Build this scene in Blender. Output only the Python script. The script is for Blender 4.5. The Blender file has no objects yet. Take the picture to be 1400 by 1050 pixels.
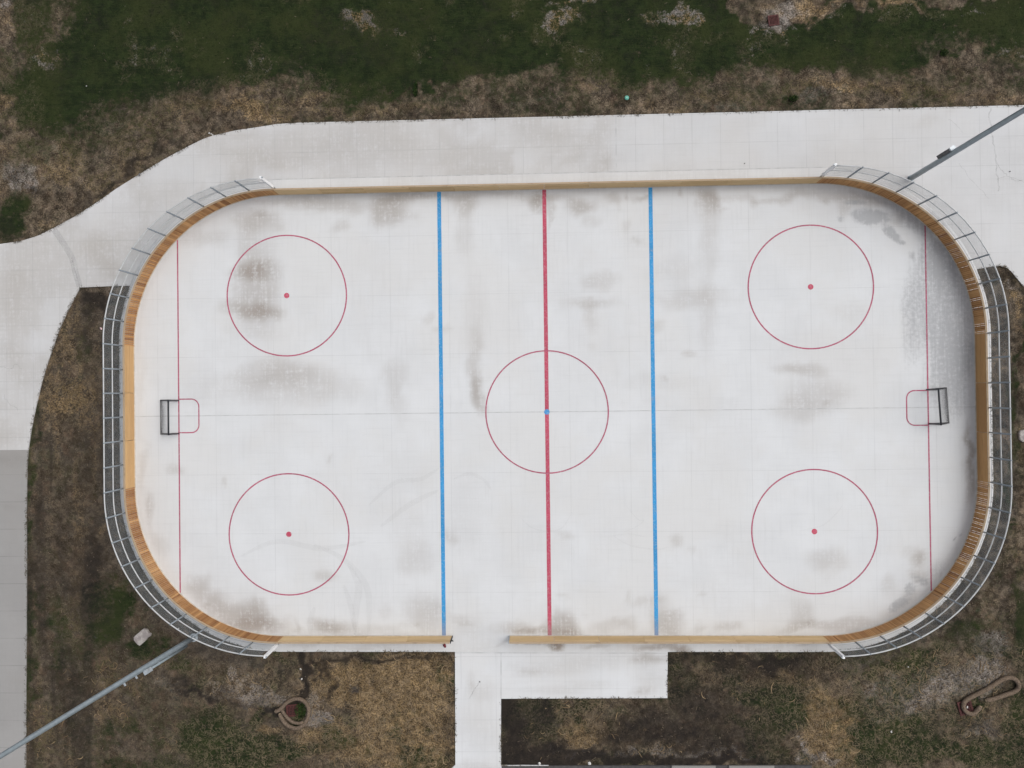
import bpy, bmesh, math, random
import numpy as np
from mathutils import Vector, Euler, noise as mnoise

random.seed(7); rng = np.random.default_rng(11)
sc = bpy.context.scene
COL = sc.collection

# ------------------------------------------------------------------ camera
FOC = 1077.0                      # focal length in photo pixels (photo 1400 x 1050)
CAM_E = (0.0092, 0.0371, -0.0119)
CAM_L = Vector((-0.2959, 1.132, 43.0))
cam_d = bpy.data.cameras.new('camera'); cam = bpy.data.objects.new('camera', cam_d); COL.objects.link(cam)
cam.location = CAM_L; cam.rotation_euler = CAM_E
cam_d.sensor_width = 36; cam_d.lens = FOC/1400*36; cam_d.clip_end = 3000; cam_d.clip_start = .5
sc.camera = cam
ROT = np.array(Euler(CAM_E, 'XYZ').to_matrix())

def G(px, py, z=0.0):
    """plan survey: photo reading -> point of the place at height z"""
    d = ROT @ np.array([(px-700)/FOC, -(py-525)/FOC, -1.0])
    t = (z-CAM_L.z)/d[2]
    return Vector((CAM_L.x+d[0]*t, CAM_L.y+d[1]*t, z))
def to_px(x, y, z=0.0):
    v = np.stack([x-CAM_L.x, y-CAM_L.y, np.zeros_like(x)+z-CAM_L.z], -1) @ ROT
    return 700+FOC*v[..., 0]/-v[..., 2], 525-FOC*v[..., 1]/-v[..., 2]

# ------------------------------------------------------------------ numpy value noise
_T = rng.random((256, 256))
def vnoise(x, y, f):
    x = x*f+100.37; y = y*f+57.13
    xi = np.floor(x).astype(int); yi = np.floor(y).astype(int)
    u = x-xi; v = y-yi; u = u*u*(3-2*u); v = v*v*(3-2*v)
    a = _T[xi % 256, yi % 256]; b = _T[(xi+1) % 256, yi % 256]; c = _T[xi % 256, (yi+1) % 256]; d = _T[(xi+1) % 256, (yi+1) % 256]
    return (a*(1-u)+b*u)*(1-v)+(c*(1-u)+d*u)*v
def fbm(x, y, f, o=4):
    s = 0; a = 1; t = 0
    for k in range(o):
        s = s+a*vnoise(x+13.7*k, y-9.1*k, f); t += a; a *= .55; f *= 2.03
    return s/t
def sstep(a, b, x):
    t = np.clip((x-a)/(b-a), 0, 1); return t*t*(3-2*t)
def inpoly(x, y, poly):
    r = np.zeros(x.shape, bool); n = len(poly)
    for i in range(n):
        x0, y0 = poly[i][0], poly[i][1]; x1, y1 = poly[(i+1) % n][0], poly[(i+1) % n][1]
        if y0 == y1: continue
        r ^= ((y0 > y) != (y1 > y)) & (x < (x1-x0)*(y-y0)/(y1-y0)+x0)
    return r
def blobs(px, py, L, soft=1.0):
    """L: (cx, cy, rx, ry, weight[, angle]) soft spots in survey units"""
    s = np.zeros_like(px)
    for b in L:
        cx, cy, rx, ry, w = b[:5]; a = math.radians(b[5]) if len(b) > 5 else 0
        dx = px-cx; dy = py-cy
        u = (dx*math.cos(a)+dy*math.sin(a))/rx; v = (-dx*math.sin(a)+dy*math.cos(a))/ry
        g = w*(1-sstep(1-.55*soft, 1+.55*soft, np.sqrt(u*u+v*v)))
        s = s+g-s*g if w > 0 else s*(1+g)
    return s

# ------------------------------------------------------------------ materials
class N:
    def __init__(s, name):
        s.m = bpy.data.materials.new(name); s.m.use_nodes = True
        s.t = s.m.node_tree; s.t.nodes.clear()
        s.out = s.t.nodes.new('ShaderNodeOutputMaterial')
        s.co = None
    def n(s, typ, **kw):
        o = s.t.nodes.new(typ)
        for k, v in kw.items(): setattr(o, k, v)
        return o
    def put(s, inp, v):
        if hasattr(v, 'is_linked') or isinstance(v, bpy.types.NodeSocket): s.t.links.new(v, inp)
        elif isinstance(v, (tuple, list)) and inp.type == 'RGBA' and len(v) == 3: inp.default_value = (*v, 1)
        else: inp.default_value = v
    def coord(s):
        if not s.co: s.co = s.n('ShaderNodeTexCoord').outputs['Object']
        return s.co
    def map(s, scale=(1, 1, 1), rot=0):
        o = s.n('ShaderNodeMapping'); s.put(o.inputs['Vector'], s.coord()); o.inputs['Scale'].default_value = scale
        o.inputs['Rotation'].default_value = (0, 0, rot); return o.outputs[0]
    def noise(s, scale, detail=4, rough=.55, vec=None, dist=0):
        o = s.n('ShaderNodeTexNoise'); s.put(o.inputs['Vector'], vec if vec is not None else s.coord())
        o.inputs['Scale'].default_value = scale; o.inputs['Detail'].default_value = detail; o.inputs['Roughness'].default_value = rough
        o.inputs['Distortion'].default_value = dist
        return o.outputs['Fac']
    def math(s, op, a, b=0.0, c=0.0, clamp=False):
        o = s.n('ShaderNodeMath', operation=op, use_clamp=clamp)
        s.put(o.inputs[0], a); s.put(o.inputs[1], b); s.put(o.inputs[2], c); return o.outputs[0]
    def mr(s, v, a, b, c=0.0, d=1.0, smooth=True):
        o = s.n('ShaderNodeMapRange'); o.interpolation_type = 'SMOOTHSTEP' if smooth else 'LINEAR'
        for i, q in enumerate((v, a, b, c, d)): s.put(o.inputs[i], q)
        return o.outputs[0]
    def mix(s, f, a, b, mode='MIX'):
        o = s.n('ShaderNodeMix', data_type='RGBA', blend_type=mode)
        s.put(o.inputs[0], f); s.put(o.inputs[6], a); s.put(o.inputs[7], b); return o.outputs[2]
    def attr(s, name):
        return s.n('ShaderNodeAttribute', attribute_name=name).outputs['Fac']
    def bump(s, h, st=.3, d=.02):
        o = s.n('ShaderNodeBump'); o.inputs['Strength'].default_value = st; o.inputs['Distance'].default_value = d
        s.put(o.inputs['Height'], h); return o.outputs[0]
    def done(s, col, rough=.85, nrm=None, metal=0.0, alpha=None, spec=.3):
        p = s.n('ShaderNodeBsdfPrincipled'); s.put(p.inputs['Base Color'], col); s.put(p.inputs['Roughness'], rough)
        s.put(p.inputs['Metallic'], metal); p.inputs['Specular IOR Level'].default_value = spec
        if nrm is not None: s.put(p.inputs['Normal'], nrm)
        if alpha is not None: s.put(p.inputs['Alpha'], alpha)
        s.t.links.new(p.outputs[0], s.out.inputs[0]); return s.m

def simple(name, col, var=.15, scale=8, rough=.6, metal=0.0, spec=.3):
    n = N(name); f = n.noise(scale, 5)
    c = n.mix(n.mr(f, .3, .7), tuple(v*(1-var) for v in col), tuple(min(1, v*(1+var)) for v in col))
    return n.done(c, rough, n.bump(n.noise(scale*6, 3), .1, .01), metal, spec=spec)

def lines(n, spacing, width, off, axis, wob=None):
    sep = n.n('ShaderNodeSeparateXYZ'); n.put(sep.inputs[0], n.coord())
    v = n.math('ADD', sep.outputs[axis], off)
    f = n.math('FRACT', n.math('DIVIDE', v, spacing))
    d = n.math('MULTIPLY', n.math('ABSOLUTE', n.math('SUBTRACT', f, .5)), spacing)
    return n.mr(d, width*.4, width, 1, 0)

def concrete(name, base, stain, grey, jx=None, jy=None, jstr=.3, cloud=.12, brush=.08, jw=.03):
    """cast slab: trowel streaks, clouding, mapped dirt (attribute stain) and worn grey film (attribute grey), saw joints"""
    n = N(name)
    big = n.noise(.35, 6, .6); mid = n.noise(1.6, 5, .6)
    sx = n.noise(1.0, 4, .6, n.map((7, .35, 1))); sy = n.noise(1.0, 4, .6, n.map((.35, 7, 1)))
    sx2 = n.noise(1.0, 2, .6, n.map((22, .7, 1))); sy2 = n.noise(1.0, 2, .6, n.map((.7, 22, 1)))
    fine = n.noise(26, 3, .7)
    c = n.mix(n.mr(big, .32, .68), tuple(b*(1-cloud) for b in base), tuple(b*(1+cloud*.35) for b in base))
    c = n.mix(n.math('MULTIPLY', n.mr(n.noise(.16, 5, .6, n.map((1, 1, 1), .5)), .42, .62), .75), c, (base[0]*.965, base[1]*.948, base[2]*.925))
    c = n.mix(n.math('MULTIPLY', n.mr(sx, .5, .78), brush*2.2), c, tuple(b*.62 for b in base))
    c = n.mix(n.math('MULTIPLY', n.mr(sy, .5, .78), brush*2.2), c, tuple(b*.64 for b in base))
    c = n.mix(n.math('MULTIPLY', n.mr(sx2, .5, .8), brush*1.3), c, tuple(b*.6 for b in base))
    c = n.mix(n.math('MULTIPLY', n.mr(sy2, .5, .8), brush*1.3), c, tuple(b*.6 for b in base))
    c = n.mix(n.math('MULTIPLY', n.mr(fine, .55, .8), .12), c, tuple(b*.55 for b in base))
    # dirt
    st = n.attr('stain')
    brk = n.math('ADD', n.math('MULTIPLY', n.math('SUBTRACT', sx, .5), 1.5), n.math('MULTIPLY', n.math('SUBTRACT', sy, .5), .8))
    brk = n.math('ADD', brk, n.math('MULTIPLY', n.math('SUBTRACT', sx2, .5), .8))
    brk = n.math('ADD', brk, n.math('MULTIPLY', n.math('SUBTRACT', mid, .5), 1.5))
    brk = n.math('ADD', brk, n.math('MULTIPLY', n.math('SUBTRACT', n.noise(6, 7, .75), .5), 2.6))
    f = n.math('MULTIPLY', st, n.math('ADD', brk, 1.0, clamp=True), clamp=True)
    c = n.mix(n.math('MULTIPLY', f, .9), c, stain)
    gr = n.attr('grey')
    wear = n.math('ADD', n.math('SUBTRACT', n.noise(5, 6, .75), .5), n.math('MULTIPLY', n.math('SUBTRACT', sx, .5), .6))
    g = n.mr(n.math('ADD', gr, n.math('MULTIPLY', wear, n.math('MULTIPLY', gr, 2.2))), .18, .85)
    c = n.mix(n.math('MULTIPLY', g, .85), c, grey)
    # small dark flecks
    fl = n.mr(n.noise(3.1, 2, .5), .66, .76); fl = n.math('MULTIPLY', fl, n.mr(n.noise(31, 2, .5), .6, .72))
    c = n.mix(n.math('MULTIPLY', fl, .4), c, (.12, .11, .10))
    for ax, j in ((0, jx), (1, jy)):
        if j:
            ln = lines(n, j[0], jw, j[1], ax)
            ln = n.math('MULTIPLY', ln, n.mr(n.noise(.5, 3, .6), .35, .62, .25, 1.0))
            c = n.mix(n.math('MULTIPLY', ln, jstr), c, tuple(b*.45 for b in base))
    h = n.math('ADD', fine, n.math('MULTIPLY', sx2, .5))
    return n.done(c, n.mr(mid, .3, .7, .72, .9), n.bump(h, .12, .01), spec=.25)

# ------------------------------------------------------------------ object helpers
def link(name, me, mat=None, parent=None):
    o = bpy.data.objects.new(name, me); COL.objects.link(o)
    if mat is not None and not me.materials: me.materials.append(mat)
    if parent is not None: o.parent = parent
    return o
def pydata(name, v, f, mat=None, parent=None, smooth=False):
    me = bpy.data.meshes.new(name); me.from_pydata([tuple(q) for q in v], [], f); me.validate(); me.update()
    if smooth: me.polygons.foreach_set('use_smooth', [True]*len(me.polygons))
    return link(name, me, mat, parent)
def thing(name, label, cat, loc=(0, 0, 0), rz=0, group=None):
    o = bpy.data.objects.new(name, None); COL.objects.link(o); o.location = loc; o.rotation_euler = (0, 0, rz)
    o.empty_display_size = .2
    return tag(o, label, cat, group)
def tag(o, label, cat, group=None):
    o['label'] = label; o['category'] = cat
    if group: o['group'] = group
    return o
def struct(o): o['kind'] = 'structure'; return o
def stuff(o): o['kind'] = 'stuff'; return o
def setattr_f(me, name, vals):
    a = me.attributes.new(name, 'FLOAT', 'POINT'); a.data.foreach_set('value', np.asarray(vals, np.float32).ravel())

class MB:
    def __init__(s): s.v = []; s.f = []; s.t = []; s.cur = .5
    def add(s, v, f):
        b = len(s.v); s.v += [tuple(q) for q in v]; s.f += [tuple(i+b for i in q) for q in f]; s.t += [s.cur]*len(v)
    def box(s, c, h, ax=None):
        """centre, half sizes, optional 3 axes"""
        ax = ax or (Vector((1, 0, 0)), Vector((0, 1, 0)), Vector((0, 0, 1))); c = Vector(c)
        v = [c+ax[0]*h[0]*i+ax[1]*h[1]*j+ax[2]*h[2]*k for k in (-1, 1) for j in (-1, 1) for i in (-1, 1)]
        s.add(v, [(0, 2, 3, 1), (4, 5, 7, 6), (0, 1, 5, 4), (2, 6, 7, 3), (0, 4, 6, 2), (1, 3, 7, 5)])
    def tube(s, pts, r, n=8, cap=True, closed=False):
        pts = [Vector(p) for p in pts]; m = len(pts); rr = r if isinstance(r, (list, tuple)) else [r]*m
        rings = []; ref = None
        for i, p in enumerate(pts):
            a = pts[(i-1) % m] if (i > 0 or closed) else p; b = pts[(i+1) % m] if (i < m-1 or closed) else p
            d = (b-a).normalized()
            if ref is None: ref = Vector((0, 0, 1)) if abs(d.z) < .9 else Vector((1, 0, 0))
            u = d.cross(ref).normalized(); w = u.cross(d).normalized()
            rings.append([p+(u*math.cos(2*math.pi*k/n)+w*math.sin(2*math.pi*k/n))*rr[i] for k in range(n)])
        v = [q for rg in rings for q in rg]; f = []
        for i in range(m if closed else m-1):
            j = (i+1) % m
            f += [(i*n+k, i*n+(k+1) % n, j*n+(k+1) % n, j*n+k) for k in range(n)]
        if cap and not closed: f += [tuple(range(n))[::-1], tuple((m-1)*n+k for k in range(n))]
        s.add(v, f)
    def build(s, name, mat, parent=None, smooth=False, tint=False):
        o = pydata(name, s.v, s.f, mat, parent, smooth)
        if tint: setattr_f(o.data, 'tint', s.t)
        return o

# ------------------------------------------------------------------ rink outline
RL, RW, RR = 22.88, 12.16, 8.25
SX, SY = RL-RR, RW-RR
ARC = math.pi/2*RR
def outline(s, off=0.0):
    """walk the inner board face anticlockwise from the right end of the top side; returns point and outward normal"""
    segs = [('l', 2*SX, (SX, RW), (-1, 0), (0, 1)), ('c', ARC, (-SX, SY), 90), ('l', 2*SY, (-RL, SY), (0, -1), (-1, 0)),
            ('c', ARC, (-SX, -SY), 180), ('l', 2*SX, (-SX, -RW), (1, 0), (0, -1)), ('c', ARC, (SX, -SY), 270),
            ('l', 2*SY, (RL, -SY), (0, 1), (1, 0)), ('c', ARC, (SX, SY), 0)]
    s = s % sum(q[1] for q in segs)
    for q in segs:
        if s <= q[1]:
            if q[0] == 'l':
                return Vector((q[2][0]+q[3][0]*s+q[4][0]*off, q[2][1]+q[3][1]*s+q[4][1]*off, 0)), Vector((*q[4], 0))
            a = math.radians(q[3])+s/RR; nn = Vector((math.cos(a), math.sin(a), 0))
            return Vector((q[2][0], q[2][1], 0))+nn*(RR+off), nn
        s -= q[1]
S_TOP = 0; S_TL = 2*SX; S_LEFT = S_TL+ARC; S_BL = S_LEFT+2*SY; S_BOT = S_BL+ARC; S_BR = S_BOT+2*SX; S_RIGHT = S_BR+ARC; S_TR = S_RIGHT+2*SY; S_END = S_TR+ARC

# ------------------------------------------------------------------ slab plan shapes (survey readings)
def P(lst): return [G(*q).xy for q in lst]
walk_poly = P([(-260, 392), (-120, 352), (-50, 340), (0, 333.5), (30, 329), (52, 322), (72, 312), (100, 297), (130, 278), (160, 257), (180, 244.5), (200, 232), (220, 220),
    (240, 209), (262, 197.5), (276, 190.5), (290, 185.5), (320, 178.5), (350, 174), (378, 169.5), (410, 167.5), (700, 160.5), (1050, 152), (1400, 143.5), (1700, 137),
    (1700, 640), (1460, 520), (1425, 430), (1408, 400), (1397, 388), (1390, 379.5), (1383, 371), (1377, 366), (1368, 363.5), (1358, 364), (1330, 369),
    (1290, 330), (1150, 300), (700, 300), (260, 330), (190, 390), (155, 391), (109, 393), (100, 410), (90, 430), (80, 452), (72, 475), (62, 505), (55, 530), (48, 560),
    (42, 590), (38, 615), (-260, 618)])
pave_poly = P([(-260, 618), (38, 615), (36.5, 640), (36, 700), (36, 800), (35.5, 900), (35, 1050), (34, 1200), (-260, 1200)])
path_poly = P([(622, 890), (913, 890), (912.5, 954.5), (685, 955.5), (685, 1046.5), (750, 1046.5), (750, 1200), (560, 1200), (560, 1100), (622.5, 1046)])
AP = .88  # apron behind the boards
def apron_contains(x, y, m=0.0):
    L, W, r = RL+AP+m, RW+AP+m, RR+AP+m
    qx = np.maximum(np.abs(x)-(L-r), 0); qy = np.maximum(np.abs(y)-(W-r), 0)
    return qx*qx+qy*qy < r*r

# ------------------------------------------------------------------ GROUND
def ground_z(x, y):
    h = -.075+.05*(fbm(x, y, .35, 3)-.5)+.05*(fbm(x, y, 2.2, 3)-.5)
    return np.minimum(h, -.03)
def spread(a, b, st):
    return np.arange(a, b+st*.5, st)
far = np.array([2, 5, 10, 18, 32, 60, 110, 200, 400, 900])
gx = np.concatenate([-31.5-far[::-1], spread(-31.5, 31.5, .14), 31.5+far]); gy = np.concatenate([-22.5-far[::-1], spread(-22.5, 25, .14), 25+far])
X, Y = np.meshgrid(gx, gy)
def zones(X, Y):
    px, py = to_px(X, Y, -.06)
    wx = (fbm(X, Y, .22, 4)-.5)*70+(fbm(X+40, Y, 1.5, 3)-.5)*34; wy = (fbm(X, Y+70, .22, 4)-.5)*48+(fbm(X, Y+90, 1.5, 3)-.5)*28
    qx, qy = px+wx, py+wy
    # lawn band at the top
    low = np.interp(qx, [-200, 0, 40, 75, 130, 200, 300, 350, 400, 450, 500, 550, 620, 700, 800, 840, 880, 1000, 1100, 1200, 1300, 1400, 1700],
                    [120, 150, 168, 182, 150, 128, 112, 108, 118, 128, 129, 116, 101, 94, 98, 118, 101, 97, 96, 92, 74, 62, 54])
    lef = np.interp(qy, [-400, 0, 30, 60, 90, 120, 180], [135, 108, 98, 66, 34, 18, 12])
    green = (1-sstep(-30, 44, qy-low-6))*sstep(-60, 40, qx-lef)
    green = np.clip(green-.55*sstep(.50, .68, fbm(X*.5, Y+200, .5, 4))*sstep(-75, 10, qy-low), 0, 1)
    green = np.maximum(green, .42*sstep(.44, .62, fbm(X+11, Y-140, .3, 4))*sstep(175, 150, py))
    green = np.maximum(green, .66*sstep(.45, .60, fbm(X+61, Y-14, .33, 4))*sstep(300, 150, py)*sstep(420, 60, px))
    green = green*(1-.0*qx)
    ax = np.interp(qx, [-2000, 960, 1010, 1060, 1110, 1200, 1260, 1300, 1400, 1800], [-999, -999, 20, 40, 24, 16, 8, -6, -14, -40])
    tan_top = sstep(-6, 4, ax-qy)
    green = np.clip(green-tan_top*.95, 0, 1)
    green = np.maximum(green, blobs(qx, qy, [(15, 290, 20, 38, .8), (30, 205, 16, 14, .3), (568, 122, 5, 14, .95), (1085, 134, 8, 5, .9), (1290, 72, 7, 6, .8), (1180, 2, 50, 5, .9), (1290, 2, 60, 5, .9), (840, 118, 14, 16, .6),
        (1180, 130, 22, 10, .35), (1300, 110, 30, 18, .4), (1370, 105, 25, 16, .45), (110, 160, 12, 10, .6),
        # left wedge and lower left
        (46, 560, 8, 60, .55), (43, 700, 9, 110, .6), (44, 900, 9, 120, .55), (130, 470, 12, 26, .45), (105, 620, 10, 25, .3), (150, 815, 18, 18, .5),
        (180, 825, 17, 28, .85), (160, 855, 18, 22, .7), (208, 882, 14, 15, .9), (90, 840, 12, 30, .4), (60, 815, 8, 16, .5), (84, 900, 8, 20, .4),
        (300, 1005, 50, 44, .85), (345, 1030, 60, 34, .75), (230, 1010, 60, 40, .3), (90, 990, 40, 60, .3), (250, 960, 60, 30, .22), (170, 900, 70, 60, .28), (110, 850, 60, 60, .3), (360, 968, 16, 16, .8), (408, 968, 11, 13, 1), (405, 1020, 34, 18, .7), (460, 1010, 26, 16, .55), (605, 912, 6, 8, .6), (430, 905, 12, 8, .5),
        (380, 905, 20, 10, .35), (350, 900, 14, 8, .3), (475, 980, 18, 9, .5), (540, 1005, 30, 12, .25),
        # bottom right
        (1040, 955, 42, 16, .75), (1075, 975, 30, 22, .75), (1010, 920, 16, 12, .4), (1060, 945, 30, 22, .55), (1030, 992, 40, 10, .7), (745, 965, 30, 10, .45), (730, 990, 14, 18, .4), (860, 970, 24, 10, .3),
        (1190, 1008, 34, 30, .9), (1235, 1000, 34, 26, .8), (1330, 940, 40, 20, .4), (1240, 905, 80, 20, .4), (1300, 980, 60, 24, .45), (1100, 950, 50, 30, .4), (960, 910, 50, 20, .4), (780, 965, 70, 14, .4), (1260, 1025, 70, 22, .85), (1340, 1030, 60, 22, .85), (1390, 985, 22, 50, .85), (1330, 958, 18, 14, .8), (1200, 1045, 50, 12, .8), (1180, 975, 20, 12, .4),
        (1392, 860, 14, 70, .75), (1393, 620, 9, 140, .7), (1392, 455, 8, 40, .8), (1345, 845, 30, 22, .35), (1300, 870, 30, 14, .5), (1245, 905, 22, 12, .5), (1270, 890, 26, 12, .4), (1310, 855, 20, 12, .4), (1215, 915, 26, 8, .35), (1180, 905, 40, 8, .3)]))
    straw = blobs(qx, qy, [(20, 20, 40, 30, .3), (60, 70, 24, 18, .4), (75, 75, 10, 28, .5), (15, 140, 18, 22, .5), (300, 120, 50, 14, .35), (400, 130, 60, 12, .35), (180, 180, 60, 18, .3), (330, 150, 60, 12, .5), (480, 148, 180, 8, .35), (250, 150, 40, 22, .35), (70, 215, 50, 28, .45),
        (497, 24, 22, 13, .95), (512, 41, 14, 7, .8), (550, 48, 10, 5, .6), (770, 30, 34, 14, .95), (800, 3, 40, 6, .9), (690, 40, 10, 5, .6), (905, 20, 10, 6, .7), (600, 40, 6, 3, .5), (222, 92, 10, 5, .4), (178, 106, 8, 4, .45), (260, 70, 18, 4, .25, -30),
        (1100, 15, 60, 14, .6), (1230, 8, 60, 7, .5), (1370, 70, 30, 8, .5), (1130, 120, 60, 14, .45), (1240, 128, 60, 12, .4), (1000, 130, 60, 10, .35), (830, 120, 60, 12, .3), (1350, 130, 40, 10, .3),
        (100, 460, 18, 30, .35), (95, 540, 40, 26, .55), (140, 545, 8, 30, .3), (165, 640, 20, 50, .25), (65, 570, 14, 30, .3), (110, 725, 14, 20, .2), (150, 720, 6, 16, .4), (170, 980, 24, 20, .35), (150, 930, 18, 14, .3), (230, 905, 14, 10, .35), (160, 895, 12, 10, .3),
        (560, 965, 70, 70, .85), (500, 930, 60, 26, .8), (585, 925, 40, 30, .8), (450, 935, 26, 22, .6), (440, 905, 16, 12, .5), (375, 995, 16, 8, .9), (450, 1000, 40, 24, .6), (540, 1030, 90, 24, .8), (425, 955, 14, 10, .6), (350, 925, 30, 18, .3),
        (795, 995, 26, 14, .8), (810, 1012, 24, 12, .8), (765, 975, 18, 20, .4), (830, 1000, 24, 20, .35), (735, 1010, 24, 16, .35), (1000, 905, 34, 8, .45), (960, 935, 20, 16, .3), (870, 1005, 26, 10, .3),
        (1140, 970, 42, 30, .85), (1130, 1010, 40, 46, .95), (1170, 1030, 16, 30, .6), (1090, 925, 40, 14, .5), (1120, 905, 40, 10, .3), (1230, 975, 30, 12, .5), (1180, 1000, 10, 24, .5),
        (1330, 990, 12, 8, .5), (1370, 1000, 20, 10, .3), (1380, 395, 9, 14, .6), (1376, 420, 6, 16, .5), (1396, 770, 8, 50, .3), (1290, 900, 30, 10, .3)])
    silt = blobs(qx, qy, [(10, 5, 22, 8, .6), (20, 235, 22, 16, .6), (165, 178, 20, 10, .4), (495, 22, 18, 11, .55), (515, 42, 10, 5, .5), (555, 48, 8, 4, .5), (775, 30, 26, 11, .5), (790, 3, 40, 4, .5), (940, 18, 24, 10, .95), (955, 24, 20, 6, .7), (1075, 12, 24, 12, .7), (1070, 35, 18, 9, .7), (1052, 42, 14, 4, .7),
        (1140, 22, 40, 5, .4), (1320, 8, 26, 6, .4), (1100, 130, 30, 4, .5), (1130, 135, 40, 4, .4), (720, 148, 40, 4, .35), (1010, 145, 40, 4, .35), (60, 205, 26, 16, .4),
        (420, 965, 14, 22, .8), (440, 975, 10, 14, .7), (355, 940, 22, 16, .5), (380, 945, 14, 12, .5), (490, 935, 12, 6, .5), (330, 915, 16, 10, .4), (230, 935, 24, 12, .35), (320, 935, 50, 14, .3),
        (980, 920, 20, 12, .25), (1240, 960, 50, 26, .6), (1290, 925, 50, 22, .65), (1345, 885, 26, 24, .7), (1340, 920, 24, 26, .6), (1200, 935, 36, 14, .35), (1210, 985, 26, 10, .5), (1083, 1016, 5, 12, .95), (1106, 1041, 22, 7, .9), (1085, 1032, 10, 7, .8),
        (900, 1034, 120, 2.2, .7), (820, 1033, 60, 1.6, .7), (1020, 1034, 70, 2.5, .7), (930, 1029, 50, 3, .5), (1350, 1000, 26, 13, .55), (1345, 985, 12, 18, .4), (1377, 380, 7, 8, .6), (1384, 388, 7, 8, .5), (1155, 978, 8, 6, .2)])
    bands = fbm(X*1.5, Y*.12+31, 1.0, 3)
    dark = blobs(qx, qy, [(60, 330, 60, 6, .3), (40, 318, 60, 6, .4), (230, 208, 60, 5, .45, -28), (150, 250, 80, 6, .55, -30), (330, 172, 60, 4, .4), (600, 161, 260, 3, .4), (1000, 151, 300, 3, .4),
        (125, 405, 18, 12, .6), (140, 397, 40, 5, .6), (132, 430, 16, 30, .4), (138, 520, 6, 90, .4), (136, 700, 12, 150, .3), (110, 620, 30, 60, .3), (140, 780, 30, 60, .35), (60, 730, 30, 120, .2), (112, 690, 9, 110, .3), (60, 960, 14, 60, .25), (39, 1032, 5, 12, .9), (120, 800, 50, 60, .25),
        (410, 905, 7, 20, 1), (409, 930, 8, 28, 1, 12), (300, 945, 60, 3.5, .6, 8), (268, 938, 40, 3.5, .7, 14), (377, 920, 4, 30, .6), (396, 950, 16, 5, .9, -30), (372, 958, 14, 4, .9, -35), (433, 905, 5, 30, .8, -14), (450, 912, 12, 14, .7), (455, 940, 6, 20, .7, 24), (520, 898, 110, 5, .7), (300, 935, 80, 5, .4, 12), (245, 925, 20, 4, .4),
        (490, 936, 20, 4, .55), (600, 985, 8, 40, .3), (617, 1020, 5, 40, .5),
        (800, 990, 130, 50, .32), (1000, 940, 110, 50, .42), (960, 1000, 120, 30, .42), (1100, 905, 80, 20, .4), (1290, 1020, 130, 40, .3), (1390, 900, 30, 120, .3), (1180, 960, 60, 40, .2), (720, 990, 40, 60, .4), (690, 1000, 16, 50, .4), (730, 1035, 50, 12, .95), (790, 1036, 40, 11, .97), (840, 1037, 40, 9, .85), (900, 1042, 180, 6, .9), (700, 1020, 20, 24, .5), (1000, 1030, 90, 9, .5), (950, 1010, 80, 14, .4), (690, 960, 8, 60, .45), (860, 1012, 20, 9, .55), (740, 975, 12, 14, .45), (880, 985, 22, 12, .35), (920, 930, 10, 30, .4), (960, 905, 50, 10, .5), (1090, 905, 40, 10, .5), (1020, 898, 100, 5, .6), (1060, 905, 20, 10, .5), (960, 960, 40, 22, .25),
        (1350, 990, 24, 8, .4), (1312, 962, 7, 14, .6), (1385, 378, 4, 8, .6, -40), (1395, 392, 4, 10, .7, -40), (1372, 368, 20, 3, .7)])
    lw = (1-sstep(130, 150, px))*sstep(390, 410, py)
    dark = np.maximum(dark, lw*.5*sstep(.48, .7, bands)); straw = np.maximum(straw, lw*.32*sstep(.52, .36, bands))
    mott = fbm(X+77, Y-31, .55, 4)
    dark = np.maximum(dark, .35*sstep(.52, .72, mott)); straw = np.maximum(straw, .30*sstep(.46, .30, mott))
    lowr = sstep(860, 900, py)
    green = np.maximum(green, .56*sstep(.48, .66, fbm(X-17, Y+5, .42, 4))*(.55+.45*lowr)*(1-lw*.35))
    # strip under the fences: bare gravelly soil
    inside = apron_contains(X, Y, 1.35)
    edge = apron_contains(X, Y, 1.1)
    gravel = np.where(edge & (np.abs(X) > SX*1.08), .5, np.where(inside & (np.abs(X) > SX*1.08), .25, 0.0))
    green = green*(1-.55*gravel)
    straw = straw*(1-.8*gravel)
    mat = np.clip(lowr*.75+blobs(qx, qy, [(620, 905, 500, 1, 0)]), 0, 1)*(1-gravel)*sstep(120, 330, px)
    mat = np.maximum(mat*(.35+.65*sstep(.05, .4, straw+silt*.6+green*.5)), .22*(straw > .15))
    topm = sstep(130, 100, py)*sstep(.5, .7, green)
    patch = topm*np.clip(np.maximum(straw, silt)*1.25, 0, 1)
    return green, straw, silt, dark, gravel, mat, patch
gr_, st_, si_, dk_, gv_, mt_, pa_ = zones(X, Y)
Z = ground_z(X, Y)
Z = np.where(np.maximum(np.abs(X)-33, np.abs(Y)-26) > 0, np.minimum(Z, -.06), Z)
ny, nx = X.shape
V = np.stack([X, Y, Z], -1).reshape(-1, 3)
idx = np.arange(nx*ny).reshape(ny, nx)
F = np.stack([idx[:-1, :-1], idx[:-1, 1:], idx[1:, 1:], idx[1:, :-1]], -1).reshape(-1, 4)

def fast_mesh(name, V, F):
    me = bpy.data.meshes.new(name)
    me.vertices.add(len(V)); me.vertices.foreach_set('co', V.astype(np.float32).ravel())
    n = len(F); k = F.shape[1]
    me.loops.add(n*k); me.polygons.add(n)
    me.polygons.foreach_set('loop_start', np.arange(0, n*k, k, dtype=np.int32))
    me.loops.foreach_set('vertex_index', F.astype(np.int32).ravel())
    me.update(calc_edges=True); me.validate()
    return me

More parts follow.
